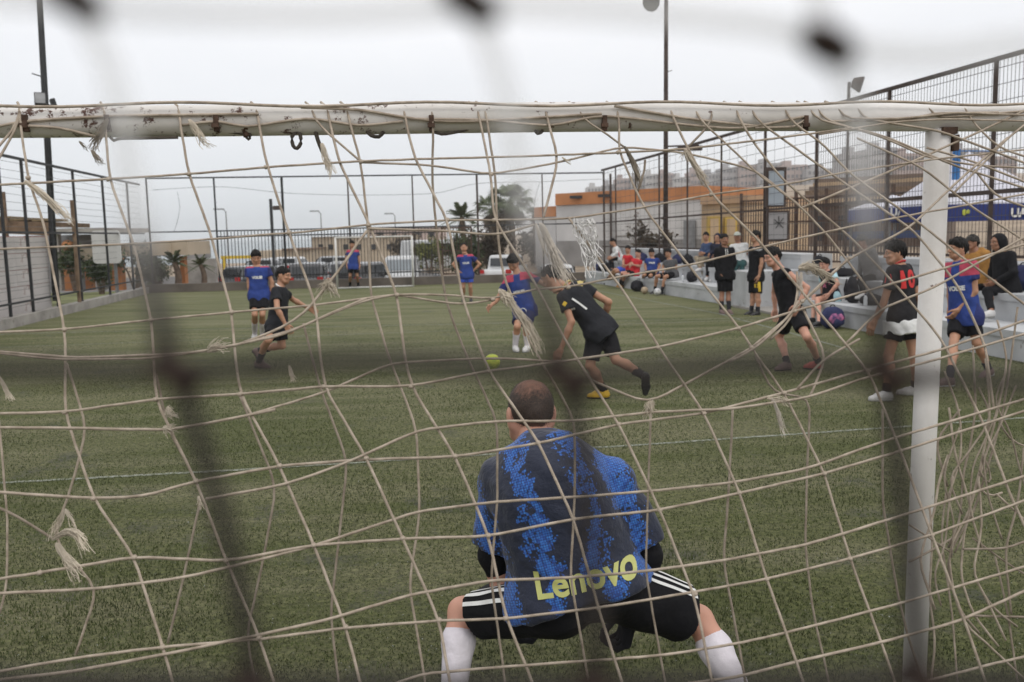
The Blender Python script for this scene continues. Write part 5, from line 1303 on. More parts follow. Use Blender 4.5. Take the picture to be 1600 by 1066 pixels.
# frayed ends
def fray(pl, nf, spread, m_=FRAY, r=.00075, back=False, lift=.01):
    nf = int(nf * 2.1); pts = smooth_path([pn(x, y, back, lift) for x, y in pl], .01); mb = MB(); nP = len(pts); q = np.linspace(0, 1, nP)[:, None]
    for _ in range(nf):
        o = rng.normal(size=3) * spread * .75; w = rng.normal(size=3) * spread * .8; e0_ = .45 + .55 * rng.random(); c = max(3, int(nP * e0_))
        ph_ = rng.random(3) * 6; fq = 6 + 9 * rng.random()
        p = pts + o * q**.6 * .5 + w * q**2.2 * .8 + np.sin(q * fq + ph_) * spread * .42 * q**.7 + o * .22
        mb.tube(p[:c], r * (.7 + .7 * rng.random()), 3, False)
    part('frayed_end', mb, m_, net)
DIRTY = mat('dirty_fibre', (.20, .17, .13), .95, .3, 20, 0)
for pl, nf, s_, m_ in (
    ([(168, 188), (160, 205), (150, 222), (143, 238)], 34, .010, DIRTY), ([(144, 236), (152, 248), (164, 262)], 14, .010, DIRTY), ([(124, 222), (138, 238)], 8, .006, DIRTY),
    ([(296, 188), (308, 205), (318, 225), (327, 236)], 26, .012, FRAY), ([(40, 284), (62, 300), (88, 324), (113, 348)], 40, .011, FRAY), ([(503, 225), (508, 244), (520, 278)], 26, .010, FRAY),
    ([(845, 350), (856, 375), (870, 410), (888, 445)], 90, .012, ROPE2), ([(838, 350), (846, 375), (852, 392), (860, 405)], 16, .008, ROPE2), ([(790, 458), (806, 484), (826, 512), (845, 555)], 44, .012, FRAY), ([(782, 455), (792, 468), (800, 476)], 36, .018, FRAY),
    ([(976, 230), (988, 252), (996, 275), (1000, 297)], 44, .008, DIRTY), ([(1072, 236), (1085, 258), (1100, 282), (1108, 292)], 34, .010, FRAY), ([(1070, 238), (1074, 246)], 14, .012, FRAY),
    ([(325, 548), (340, 540), (352, 546)], 30, .016, FRAY), ([(516, 440), (510, 446), (500, 462)], 30, .014, FRAY), ([(512, 444), (522, 452), (528, 464)], 26, .012, FRAY),
    ([(1250, 420), (1268, 418), (1282, 430)], 60, .016, FRAY), ([(1252, 426), (1250, 450), (1254, 468)], 14, .006, ROPE2), ([(1278, 422), (1300, 436), (1312, 444)], 20, .012, FRAY),
    ([(452, 572), (456, 588), (462, 600)], 26, .006, FRAY), ([(0, 590), (10, 610), (22, 630)], 18, .006, FRAY),
    ([(100, 798), (84, 832), (78, 848)], 18, .010, FRAY), ([(82, 842), (104, 832), (122, 836), (138, 866)], 34, .010, FRAY), ([(88, 850), (108, 880), (130, 908)], 26, .010, FRAY), ([(103, 796), (118, 824), (122, 840)], 10, .008, FRAY),
    ([(1018, 628), (1014, 640), (1018, 650)], 44, .016, FRAY), ([(1205, 622), (1214, 640), (1228, 684)], 18, .006, ROPE2), ([(1200, 622), (1222, 626), (1232, 634)], 20, .010, FRAY),
    ([(262, 636), (266, 648), (278, 648)], 18, .010, FRAY), ([(256, 668), (268, 672)], 20, .010, FRAY), ([(310, 776), (312, 790)], 12, .006, FRAY), ([(878, 246), (888, 254), (894, 258)], 6, .006, FRAY)):
    fray(pl, nf, s_, m_)
# white torn netting piece hanging from the upper cord
mb = MB()
for k_ in range(18):
    x0 = 893 + 42 * rng.random(); y0 = 340 + 6 * rng.random(); yl = 60 + 70 * rng.random(); x0 = 893 + 32 * (x0 - 893) / 42; yl *= .72; pts = [(x0 + 20 * q + 5 * math.sin(q * 7 + k_ * 1.3), y0 + (yl if k_ % 3 else 92) * q) for q in np.linspace(0, 1, 12)]
    pts = [(min(x, 945), y) for x, y in pts]
    mb.tube(smooth_path([pn(x, y, False, .02 + .03 * rng.random()) for x, y in pts], .02), .0013, 3, False)
for k_ in range(16):
    y = 345 + 75 * rng.random(); x0 = 896 + (y - 340) * .22 + 10 * rng.random(); mb.tube([pn(x0 + 11 * q, y + 5 * math.sin(q * 3 + k_), False, .02 + .03 * rng.random()) for q in np.linspace(0, 2.2, 5)], .0012, 3, False)
part('torn_netting', mb, mat('white_fibre', (.62, .61, .59), .9, .15, 20, 0), net)
kn_ = MB().blob((0, 0, 0), (.0072, .0072, .0066), 6, jit=.35)   # knots where cords cross
copies('knot', kn_, ROPEM, net, [pn(x, y, False, .008) for x, y in [(44,278),(101,515),(169,280),(236,500),(295,272),(362,488),(101,644),(243,624),(375,616),(506,604),(642,604),(763,580),(146,779),(306,752),(437,728),(572,716),(711,713),(841,692),(967,663),(1100,646),(1225,614),(62,895),(210,871),(353,876),(490,852),(629,841),(763,837),(896,811),(1031,797),(1155,770),(1288,740),(1407,704),(254,1011),(405,996),(540,980),(686,969),(790,966),(935,950),(1086,928),(1198,905),(1328,873),(1456,836),(416,261),(451,364),(564,253),(575,352),(699,344),(772,344),(767,273),(966,238),(1111,304),(1071,235),(1324,269),(1326,404),(1253,471),(1174,543),(1357,580),(620,461),(770,468),(888,449),(1154,513),(1028,543),(1241,486)]], True)

# ------------------------------------------------------------------ coarse netting close before the lens
m, n, l, b = new_mat('graded_netting'); t = n.new("ShaderNodeTexCoord")
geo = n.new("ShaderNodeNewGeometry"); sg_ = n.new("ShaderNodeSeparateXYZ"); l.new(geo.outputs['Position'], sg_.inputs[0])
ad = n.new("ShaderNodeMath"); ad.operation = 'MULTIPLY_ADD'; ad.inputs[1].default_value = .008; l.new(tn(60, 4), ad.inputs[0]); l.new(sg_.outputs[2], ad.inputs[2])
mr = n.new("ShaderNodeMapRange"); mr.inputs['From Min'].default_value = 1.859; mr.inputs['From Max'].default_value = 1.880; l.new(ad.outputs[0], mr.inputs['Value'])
c = ramp(mr.outputs[0], [(0.0, (.020, .015, .013)), (.5, (.16, .15, .145)), (1.0, (.80, .80, .80))])  # cord colour runs from dark below to pale and more transparent above
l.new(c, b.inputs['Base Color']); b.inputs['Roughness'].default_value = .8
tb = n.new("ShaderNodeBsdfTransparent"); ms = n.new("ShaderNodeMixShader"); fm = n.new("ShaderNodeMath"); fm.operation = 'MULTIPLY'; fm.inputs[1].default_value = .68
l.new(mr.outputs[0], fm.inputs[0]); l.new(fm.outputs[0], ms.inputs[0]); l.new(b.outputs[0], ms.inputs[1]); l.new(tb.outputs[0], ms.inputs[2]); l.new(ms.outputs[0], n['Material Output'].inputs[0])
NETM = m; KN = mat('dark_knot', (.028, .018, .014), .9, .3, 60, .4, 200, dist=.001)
DN = .150
def nn(px, py): return P(px, py, DN)
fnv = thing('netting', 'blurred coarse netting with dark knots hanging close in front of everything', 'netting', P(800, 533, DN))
K = {(0, 0): (118, 0), (1, 0): (735, 4), (2, 0): (1293, 70), (0, 1): (275, 582), (1, 1): (885, 590), (2, 1): (1388, 586), (0, 2): (398, 1075), (1, 2): (935, 1075), (2, 2): (1440, 1062)}
def kp(i, j):
    if (i, j) in K: return K[(i, j)]
    ci, cj = min(max(i, 0), 2), min(max(j, 0), 2); a = K[(ci, cj)]
    return (a[0] + (i - ci) * 585 + (j - cj) * 110, a[1] + (j - cj) * 500 + (i - ci) * 25 + 18 * math.sin(i * 3 + j * 5))
mids = {((0, 0), (0, 1)): [(168, 95), (190, 180), (212, 330), (245, 480)], ((1, 0), (1, 1)): [(772, 90), (796, 180), (820, 330), (850, 480)], ((2, 0), (2, 1)): [(1328, 135), (1345, 200), (1356, 380)], ((0, 1), (0, 2)): [(322, 720), (370, 900)], ((1, 1), (1, 2)): [(920, 800)], ((2, 1), (2, 2)): [(1412, 800)],
        ((0, 0), (1, 0)): [(190, 14), (480, 22), (650, 14)], ((1, 0), (2, 0)): [(960, 14), (1200, 38)], ((2, 0), (3, 0)): [(1400, 84), (1500, 82), (1620, 66)], ((0, 1), (1, 1)): [(560, 566), (720, 572)], ((1, 1), (2, 1)): [(1040, 578), (1240, 566)]}
R0 = range(-6, 9); R1 = range(-4, 6)
for i in R0:
    for j in R1:
        for d in ((1, 0), (0, 1)):
            a, b2_ = (i, j), (i + d[0], j + d[1])
            if b2_[0] > 8 or b2_[1] > 5: continue
            pl = [kp(*a)] + mids.get((a, b2_), []) + [kp(*b2_)]
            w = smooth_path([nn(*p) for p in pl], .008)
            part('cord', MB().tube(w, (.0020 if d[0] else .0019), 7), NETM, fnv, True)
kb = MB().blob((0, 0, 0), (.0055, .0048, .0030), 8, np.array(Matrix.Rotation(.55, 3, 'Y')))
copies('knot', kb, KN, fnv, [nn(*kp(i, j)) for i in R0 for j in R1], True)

# ------------------------------------------------------------------ balls and bags
def onk(px, k0, du):                  # standing on step k0 (-1: on the turf before the stand), du metres in from its edge
    z = .404 + .4 * k0 if k0 >= 0 else .004; u_ = 8.5 + .8 * max(k0, 0) + du; py = 420
    for _ in range(4): q = PU(px, py, u_); u_ = ubench(-q[0] * ST + q[1] * CT) + .8 * max(k0, 0) + du
    q = PU(px, py, u_); return np.array([q[0], q[1], z])
def ball(label, px, py, m1, m2, r=.11):
    c_ = G(px, py, r) if px < 900 else onk(px, -1, -.42 if px < 1015 else -.34) + [0, 0, r]; t_ = thing('football', label, 'ball', c_ - [0, 0, r])
    me = bpy.data.meshes.new('cover'); bm = bmesh.new(); bmesh.ops.create_icosphere(bm, subdivisions=4, radius=r)
    ico = bmesh.new(); bmesh.ops.create_icosphere(ico, subdivisions=1, radius=1); dirs = [v.co.normalized() for v in ico.verts]; ico.free()
    for f_ in bm.faces:
        q = f_.calc_center_median().normalized(); f_.material_index = 1 if max(q.dot(d) for d in dirs) > .945 else 0; f_.smooth = True
    for v in bm.verts:
        s_ = sorted((v.co.normalized().dot(d) for d in dirs), reverse=True)
        if abs(s_[0] - .945) < .008: v.co *= .985
    bm.to_mesh(me); bm.free(); me.materials.append(m1); me.materials.append(m2)
    link('cover', me, None, t_).location = (0, 0, r)
ball('yellow green football rolling on the turf in midfield', 769, 566, mat('ball_yellow', (.55, .62, .06), .5, .08, 8, .1), mat('ball_lime', (.40, .50, .05), .5, .08, 8, .1))
ball('worn tan football at the foot of the stand', 1007, 446, mat('ball_tan', (.45, .36, .25), .6, .1, 12, .1), mat('ball_brown', (.33, .25, .17), .6, .1, 12, .1), .105); ball('white football beside the dark socks at the stand', 1027, 447, mat('ball_white', (.65, .65, .64), .5, .08, 8, .1), mat('ball_grey', (.4, .4, .42), .5, .08, 8, .1), .105)
BAGB = cloth('bag_black', (.018, .018, .022)); BAGN = cloth('bag_navy', (.03, .035, .09)); PINK = mat('bag_pink', (.62, .20, .36), .8, .1, 11, .3, c2=(.05, .04, .12))
def bag(label, c_, s_, m_, yaw=0.0, lean=0.0, pocket=None):
    c_ = np.array(c_); t_ = thing('backpack', label, 'bag', c_)
    f = Field((-s_[0] * .6, -s_[1] * .7, 0), (s_[0] * .6, s_[1] * .6, s_[2] * 1.1), .014)
    f.ell((0, 0, s_[2] * .42), (s_[0] * .5, s_[1] * .5, s_[2] * .45), 0); f.ell((0, .0, s_[2] * .62), (s_[0] * .42, s_[1] * .42, s_[2] * .38), .05); f.ell((0, -s_[1] * .42, s_[2] * .30), (s_[0] * .36, s_[1] * .22, s_[2] * .25), .03); f.wrinkle(.006, 30, int(c_[0] * 9)); f.cut((0, 0, .002), (0, 0, -1))
    R = np.array(Matrix.Rotation(yaw, 3, 'Z') @ Matrix.Rotation(lean, 3, 'Y')); v, qd = f.surf(); link('body', mk_mesh('body', v @ R.T, [qd], True), m_, t_)
    part('handle', MB().tube([c_ + R @ np.array([math.sin(a) * .05, 0, s_[2] * .98 + .04 * math.cos(a)]) for a in np.linspace(-1.6, 1.6, 7)], .010, 5), BAGB, t_)
    part('strap', MB().tube([c_ + R @ np.array(q) for q in ((s_[0] * .2, s_[1] * .4, s_[2] * .9), (s_[0] * .45, s_[1] * .6, s_[2] * .5), (s_[0] * .3, s_[1] * .45, s_[2] * .08))], .014, 5), BAGB, t_)
    if pocket: part('pocket', MB().blob(c_ + R @ np.array([-.02, -s_[1] * .56, s_[2] * .46]), (s_[0] * .34, .02, s_[2] * .24), 9, R, .5), pocket, t_, True)
def on(px, py, k0, z): 
    q = PU(px, py, 8.5 + .8 * k0); return np.array([*PU(px, py, ubench(-q[0] * ST + q[1] * CT) + .8 * k0)[:2], z])
bag('black backpack lying on the turf beside the tan ball', onk(993, -1, -.28), (.42, .3, .36), BAGB, .3, .3); bag('dark bag piled at the left end of the stand', onk(946, 0, .42), (.6, .35, .34), BAGB, .2); bag('navy bag on the stand left of the white jacket', onk(937, 0, .40), (.4, .3, .3), BAGN, .5)
for px, py, lab, m_ in ((1002, 402, 'teal topped dark bag behind the red shirts', BAGN), (1031, 402, 'dark bag behind the seated player in blue', BAGB), (1060, 404, 'dark bag behind the seated player in black', BAGN), (1074, 400, 'black rucksack left of the seated man in blue', BAGB), (1080, 418, 'dark bag below the crossed legs of the man in tan trousers', BAGB)): bag(lab, onk(px, 1 if py < 410 else 0, .35), (.42, .26, .30), m_, px * .1)
bag('black backpack with white piping behind the player with pale sleeves', onk(1277, 1, .12), (.36, .26, .44), BAGB, .6, .2); bag('flat black sports bag on the stand behind the pale sleeves', onk(1316, 1, .40), (.6, .28, .18), BAGB, .1); bag('black rucksack hanging over the step beside the grey hoodie', onk(1332, 0, .42), (.30, .24, .50), BAGB, 1.2); bag('navy bag with pink pattern on the turf by the step', onk(1302, -1, -.30), (.46, .3, .40), BAGN, .2, 0, PINK); bag('small black bag on the low step next to the grey hoodie', onk(1362, 0, .50), (.42, .3, .2), BAGB, .3)
bag('dark purple bag at the right edge of the stand', onk(1598, 1, .60), (.4, .3, .4), BAGN, .3)
def bottle(label, c_):
    t_ = thing('bottle', label, 'bottle', c_); part('body', MB().lathe(c_, [(.034, 0), (.036, .02), (.036, .15), (.015, .20)], 12), mat('bottle_plastic', (.62, .64, .66), .3, .1, 5, 0), t_, True); part('cap', MB().lathe(np.array(c_) + [0, 0, .20], [(.017, 0), (.017, .025)], 10), BAGN, t_)
bottle('white water bottle standing on the low step', onk(1067, 0, .15)); bottle('pale bottle on the step by the grey hoodie', onk(1354, 0, .28)); bottle('bottle standing behind the runner in the sleeveless shirt', onk(1273, 1, .06))
# ------------------------------------------------------------------ players
RED, NAVY = (.48, .045, .07), (.028, .034, .10)
BLUEJ = jersey('blue_jersey', (.030, .058, .235), shoulder=(.42, .06, .10), sleeve=(.026, .034, .13))
BSHORT = cloth('blue_shorts', (.05, .10, .50)); TRED = jersey('red_black_jersey', (.016, .015, .017))
REDJ = cloth('red_jersey', (.50, .025, .035)); PALEJ = jersey('claret_jersey', (.018, .014, .018), sleeve=(.42, .62, .68)); GREYH = cloth('grey_hoodie_cloth', (.19, .185, .185)); MUST = cloth('mustard_cloth', (.40, .20, .055)); DENIM = cloth('blue_shirt_cloth', (.055, .085, .17)); TANT = cloth('tan_trouser_cloth', (.30, .25, .18)); GREYT = cloth('grey_pattern_cloth', (.10, .10, .105))
SHW = mat('shoe_white', (.62, .61, .60), .55, .12, 12, .15); SHB = mat('shoe_black', (.018, .018, .02), .5, .2, 12, .15); SHY = mat('shoe_yellow', (.58, .36, .03), .5, .15, 12, .15); SHR = mat('shoe_red', (.50, .09, .07), .5, .15, 12, .15); SHG = mat('shoe_dusty', (.16, .11, .10), .6, .2, 12, .15); SHO = mat('shoe_orange', (.50, .25, .06), .5, .15, 12, .15)
SOCKW, SOCKB = cloth('white_sock', (.66, .62, .66)), cloth('black_sock', (.022, .022, .026))
def Jd(pel, nk, hd, eL, wL, eR, wR, kL, aL, kR, aR): return dict(pel=pel, nk=nk, hd=hd, eL=eL, wL=wL, eR=eR, wR=wR, kL=kL, aL=aL, kR=kR, aR=aR)
def chest_text(S, txt, size, up_=.30, m_=None, sgn=1, dx=0.0, bold=.004, face='front'):
    fr_ = S['front'] if face == 'front' else -S['front']; rt = -S['side'] if face == 'front' else S['side']
    c_ = S['pel'] + S['up'] * up_ * S['k'] + rt * dx
    return text_on(S['shirt'], txt, size, c_, rt, S['up'], m_ or TRIM_W, S['shirt'], bold)

# goalkeeper: navy shirt with bright scaly streaks
m, n, l, b = new_mat('keeper_jersey')
at = n.new("ShaderNodeAttribute"); at.attribute_name = "tc"; VEC = at.outputs['Vector']
t = n.new("ShaderNodeTexCoord")
def N_(op, a, v): 
    q = n.new("ShaderNodeMath"); q.operation = op
    for i, s_ in enumerate((a, v)):
        if s_ is None: continue
        if isinstance(s_, (int, float)): q.inputs[i].default_value = s_
        else: l.new(s_, q.inputs[i])
    return q.outputs[0]
wob = tn(7, 4, .6, VEC); spx = n.new("ShaderNodeSeparateXYZ"); l.new(VEC, spx.inputs[0])
xx_ = N_('ADD', spx.outputs[0], N_('MULTIPLY', N_('SUBTRACT', wob, .5), .24))
xs = N_('ADD', xx_, .012)
def bandm(c_, w_): return N_('SUBTRACT', 1.0, N_('DIVIDE', N_('ABSOLUTE', N_('SUBTRACT', xs, c_), None), w_))
mxb = N_('MAXIMUM', N_('MAXIMUM', bandm(-.085, .046), bandm(.100, .046)), N_('MAXIMUM', bandm(-.275, .06), bandm(.265, .06)))
vor = n.new("ShaderNodeTexVoronoi"); vor.inputs['Scale'].default_value = 115; vor.inputs['Randomness'].default_value = .25; l.new(VEC, vor.inputs['Vector'])
vsp = n.new("ShaderNodeSeparateColor"); l.new(vor.outputs['Color'], vsp.inputs[0])
msk = N_('GREATER_THAN', N_('ADD', mxb, N_('MULTIPLY', N_('SUBTRACT', N_('ADD', N_('MULTIPLY', vsp.outputs[0], .45), N_('ADD', N_('MULTIPLY', tn(22, 3, .6, VEC), .8), N_('MULTIPLY', N_('SUBTRACT', tn(6, 2, .5, VEC), .5), .9))), .62), 1.5)), .36)
cell = ramp(vor.outputs['Distance'], [(.0, (.055, .25, .66)), (.40, (.034, .155, .50)), (.62, (.015, .042, .16))])
rnd = mixc(N_('MULTIPLY', vsp.outputs[1], .55), cell, (.012, .05, .28, 1))
c = mixc(msk, (.011, .016, .037, 1), rnd)
l.new(c, b.inputs['Base Color']); b.inputs['Roughness'].default_value = .75; b.inputs['Sheen Weight'].default_value = .15
bp = n.new("ShaderNodeBump"); bp.inputs['Strength'].default_value = .8; bp.inputs['Distance'].default_value = .025; l.new(tn(9, 5), bp.inputs['Height']); l.new(bp.outputs[0], b.inputs['Normal'])
KEEPJ = m
m, n, l, b = new_mat('thinning_hair'); at = n.new("ShaderNodeAttribute"); at.attribute_name = "tc"; VEC = at.outputs['Vector']; t = n.new("ShaderNodeTexCoord")
vd = n.new("ShaderNodeVectorMath"); vd.operation = 'DISTANCE'; l.new(VEC, vd.inputs[0]); vd.inputs[1].default_value = (0, -.045, .118)
ad = n.new("ShaderNodeMath"); ad.operation = 'MULTIPLY_ADD'; ad.inputs[1].default_value = .12; l.new(tn(55, 4, .8), ad.inputs[0]); l.new(vd.outputs['Value'], ad.inputs[2])
vl = n.new("ShaderNodeSeparateXYZ"); l.new(VEC, vl.inputs[0])
nape = n.new("ShaderNodeMapRange"); nape.inputs['From Min'].default_value = -.075; nape.inputs['From Max'].default_value = -.01; nape.inputs['To Min'].default_value = .62; nape.inputs['To Max'].default_value = 0; l.new(vl.outputs[2], nape.inputs['Value'])
bald = ramp(ad.outputs[0], [(.085, (.85, .85, .85)), (.145, (.0, .0, .0))])
grain = ramp(tn(170, 3, .8), [(.35, (.018, .011, .008)), (.65, (.060, .036, .024))])
c = mixc(bald, grain, (.33, .16, .105, 1)); c = mixc(nape.outputs[0], c, (.34, .17, .12, 1))
l.new(c, b.inputs['Base Color']); b.inputs['Roughness'].default_value = .6
bp = n.new("ShaderNodeBump"); bp.inputs['Strength'].default_value = .6; bp.inputs['Distance'].default_value = .004; l.new(tn(190, 3, .8), bp.inputs['Height']); l.new(bp.outputs[0], b.inputs['Normal'])
KHAIR = m
S = person('goalkeeper crouching with his back turned in a navy and bright blue patterned shirt', 3.22, -4,
    Jd((908, 925), (838, 694, 'f'), (829, 648, 'f'), (772, 868, 'f'), (800, 955, 'f'), (1010, 868, 'f'), (985, 960, 'f'), (722, 955, 'f'), (706, 1112, 'g'), (1092, 968, 'f'), (1172, 1118, 'g')) | dict(shL=(786, 752, 0), shR=(958, 754, -.02)),
    H=1.83, skin=2, build=1.16, hair='crew', look=-12, nod=6, shirt=KEEPJ, sleeve=.86, bottom=BLACK, blen=.80, sock=SOCKW, sockh=.80, shoe=SHB, hands=('fist', 'fist'), q='near', vox=.0095, toes=(-30, 25), loose=.034, glove=BAGB, hair_m=KHAIR, under=(-.03,), hunch=1.0)
KP = S
for sn in 'LR':
  f = Field(np.min([np.min(a, 0) for a in ([*S['arms']['L']], [*S['arms']['R']])], 0) - .1, np.max([np.max(a, 0) for a in ([*S['arms']['L']], [*S['arms']['R']])], 0) + .1, .0095)
  sh, el, wr = S['arms'][sn]; f.cone(sh + (el - sh) * .55, el, .063, .058, .0); f.cone(el, wr, .058, .046, .02, True)
  f.wrinkle(.003, 40, 4); v, qd = f.surf(); S['child']('sleeve', v, qd, BLACK)
part('collar', MB().tube([S['nk'] + S['up'] * (.016 - .022 * math.cos(a)) + S['side'] * .074 * math.sin(a) + S['front'] * (.070 * math.cos(a) + .008) - S['up'] * .012 for a in np.linspace(0, 6.283, 21)], .009, 7), cloth('collar_dark', (.010, .012, .02)), S['root'], True)
ho = [c_ for c_ in S['root'].children if c_.name.startswith('hair')][0]; hv = np.array([v.co for v in ho.data.vertices]) + wloc(S['root'])
NHS = 9000; ix = rng.integers(0, len(hv), NHS); p0 = hv[ix] + rng.normal(size=(NHS, 3)) * .002
loc = np.stack([(p0 - S['hd']) @ S['hx'], (p0 - S['hd']) @ S['hy'], (p0 - S['hd']) @ S['hu']], 1)
kp_ = (rng.random(NHS) < np.clip((np.linalg.norm(loc - np.array([0, -.045, .125]), axis=1) - .03) / .05, .10, 1)) & (rng.random(NHS) < np.clip((loc[:, 2] + .085) / .06, .15, 1)); p0, loc = p0[kp_], loc[kp_]
od = loc / np.linalg.norm(loc, axis=1, keepdims=True); od = od @ np.stack([S['hx'], S['hy'], S['hu']]); dn = od * .55 - S['hu'] * .6 + rng.normal(size=od.shape) * .35; ln_ = .004 + .006 * rng.random((len(p0), 1)); sdv = np.cross(od, dn); sdv /= np.linalg.norm(sdv, axis=1, keepdims=True) + 1e-6
V = np.stack([p0 - sdv * .0004, p0 + sdv * .0004, p0 + dn * ln_], 1).reshape(-1, 3)
tag(link('hair_strands', mk_mesh('hair_strands', V - wloc(S['root']), [np.arange(len(V)).reshape(-1, 3)]), mat('brown_hair', (.040, .024, .016), .6, .5, 40, 0), ho), kind='stuff')
LEN = mat('print_pale_yellow', (.50, .51, .17), .5, .1, 20, .05)
c_ = P(912, 880, 2.9); rt = nrm(P(988, 867, 3.2) - P(836, 895, 3.2)); upd = nrm(np.cross([0, -1.0, 0], rt) * -1); upd = nrm(upd if upd[2] > 0 else -upd)
text_on(S['shirt'], 'Lenovo', .125, P(912, 881, 3.2), rt, upd, LEN, S['shirt'], .0032, 'lettering', 3)
# three stripes on each leg of the shorts: bands lying on the cloth
def leg_stripes(S, sn, n_=3, along=(.02, .80), off=0.0, w=.013, m_=TRIM_W, gap=.030, spread=1.0, side_vec=None):
    hp, kn, an_ = S['legs'][sn]; me0 = S['shorts'].data; p0 = wloc(S['shorts']); bvh = BVHTree.FromPolygons([q.co for q in me0.vertices], [tuple(q.vertices) for q in me0.polygons])
    ax = nrm(kn - hp); sv = side_vec if side_vec is not None else (S['side'] * (-1 if sn == 'L' else 1)); sv = nrm(sv - ax * (ax @ sv)); tv = np.cross(ax, sv)
    for i in range(n_):
        a = off + (i - (n_ - 1) / 2) * gap / .11
        dr = sv * math.cos(a) + tv * math.sin(a); tg = np.cross(ax, dr)
        V = []
        for q in np.linspace(*along, 22):
            for s_ in (-1, 1):
                o_ = hp + (kn - hp) * q + tg * s_ * w / 2 - p0 + dr * .35; h_ = bvh.ray_cast(Vector(o_), Vector(-dr), .4)
                V.append(np.array(h_[0]) + dr * .004 if h_[0] is not None else None)
        ok = [(V[2 * i_], V[2 * i_ + 1]) for i_ in range(22) if V[2 * i_] is not None and V[2 * i_ + 1] is not None]
        if len(ok) > 2:
            W_ = [x for pr in ok for x in pr]; link('stripe', mk_mesh('stripe', np.array(W_), [np.array([(2 * j, 2 * j + 1, 2 * j + 3, 2 * j + 2) for j in range(len(ok) - 1)])], True), m_, S['shorts'])
back_up = nrm(np.array([0, -1.0, .75]))
leg_stripes(S, 'L', 3, (.25, .84), 0, .016, TRIM_W, .036, side_vec=nrm(np.array([0, -.8, .9]))); leg_stripes(S, 'R', 3, (.05, .84), 0, .014, TRIM_W, .030, side_vec=nrm(np.array([.7, -.25, 1.0])))

# outfield players
S = person('player in blue shirt and white socks standing behind the black shirted runner', 16.6, 172, Jd((405, 459), (402, 417, '0'), (400, 403, '0'), (389, 441, '0'), (391, 466, 'n'), (425, 441, '0'), (424, 465, 'n'), (410, 492, 'n'), (410, 523, 'g'), (398, 492, 'n'), (398, 522, 'g')) | dict(eL=(425, 441, '0'), wL=(424, 465, 'n'), eR=(389, 441, '0'), wR=(391, 466, 'n')), hair='full', nod=18, look=160, shirt=BLUEJ, bottom=BLACK, sock=SOCKW, sockh=.6, shoe=SHW)
chest_text(S, 'VOLSE', .062, .30)
S = person('runner in plain black shirt lunging to the right on the left of the pitch', 13.0, 95, Jd((433, 508), (438, 449, '0'), (443, 431, '0'), (457, 468, 'f'), (481, 481, '0'), (433, 482, 'n'), (446, 507, 'n'), (441, 541, '0'), (404, 548, 'f'), (419, 532, 'n'), (404, 566, 'g')), skin=0, hair='short', look=100, nod=8, shirt=CHAR, bottom=BLACK, sock=SOCKB, sockh=.45, shoe=SHG, sole=DSOLE, toes=(95, 95), foot_pitch=(55, 8), neck_trim=TRIM_W)
S = person('far goalkeeper in blue standing before the small white goal', 32.6, 176, Jd((552, 415), (551, 391, '0'), (550, 382, '0'), (561, 404, '0'), (562, 415, '0'), (541, 404, '0'), (542, 415, '0'), (558, 431, '0'), (560, 446, 'g'), (547, 431, '0'), (547, 446, 'g')), hair='full', nod=10, shirt=BLUEJ, bottom=BLACK, sock=SOCKB, sockh=.4, shoe=SHB)
S = person('player in full blue kit with hands on hips and head tipped up', 25.0, 178, Jd((729, 428), (727, 398, '0'), (725, 387, '0'), (750, 413, '0'), (739, 424, 'n'), (708, 413, '0'), (717, 424, 'n'), (735, 449, '0'), (736, 467, 'g'), (724, 449, '0'), (724, 467, 'g')), hair='short', nod=-22, shirt=BLUEJ, bottom=BSHORT, blen=.62, sock=None, shoe=SHB)
chest_text(S, 'VOLSE', .062, .30)
S = person('player in blue dribbling towards the yellow green ball with arms spread', 14.5, 198, Jd((820, 484), (809, 428, 'n'), (802, 411, 'n'), (855, 447, '0'), (871, 458, 'n'), (777, 468, '0'), (766, 479, 'n'), (822, 514, 'n'), (824, 541, 'g'), (808, 511, 'n'), (805, 541, 'g')), hair='full', nod=38, look=200, shirt=BLUEJ, bottom=cloth('navy_shorts', (.03, .035, .09)), sock=SOCKW, sockh=.7, shoe=SHW, toes=(200, 170))
chest_text(S, 'VOLSE', .066, .30); part('emblem', MB().tube([S['pel'] + S['up'] * (-.02 + .055 * math.sin(a)) - S['side'] * (.02 + .055 * math.cos(a)) + S['front'] * .165 for a in np.linspace(0, 6.283, 15)], .007, 5), TRIM_W, S['root'])
S = person('attacker in black bending forward with one yellow boot and one leg kicked back', 10.1, -38, Jd((936, 512), (886, 448, 'f'), (860, 434, 'f'), (893, 503, 'n'), (876, 547, '0'), (951, 472, 'f'), (944, 500, 'f'), (922, 572, '0'), (944, 611, 'g'), (962, 563, 'n'), (1008, 588, '0')) | dict(eL=(893, 503, 'n'), wL=(876, 546, '0')), H=1.76, skin=0, hair='short', look=-50, nod=25, shirt=CHAR, bottom=BLACK, blen=.84, sock=SOCKB, sockh=.4, shoe=(SHY, SHB), sole=DSOLE, toes=(-75, 0), foot_pitch=(0, 78), neck_trim=cloth('gold_collar', (.50, .40, .16)))
st_ = [S['pel'] + S['up'] * h_ - S['side'] * x_ - S['front'] * .5 for h_, x_ in ((.40, .10), (.36, .075), (.27, .015), (.22, -.02))]
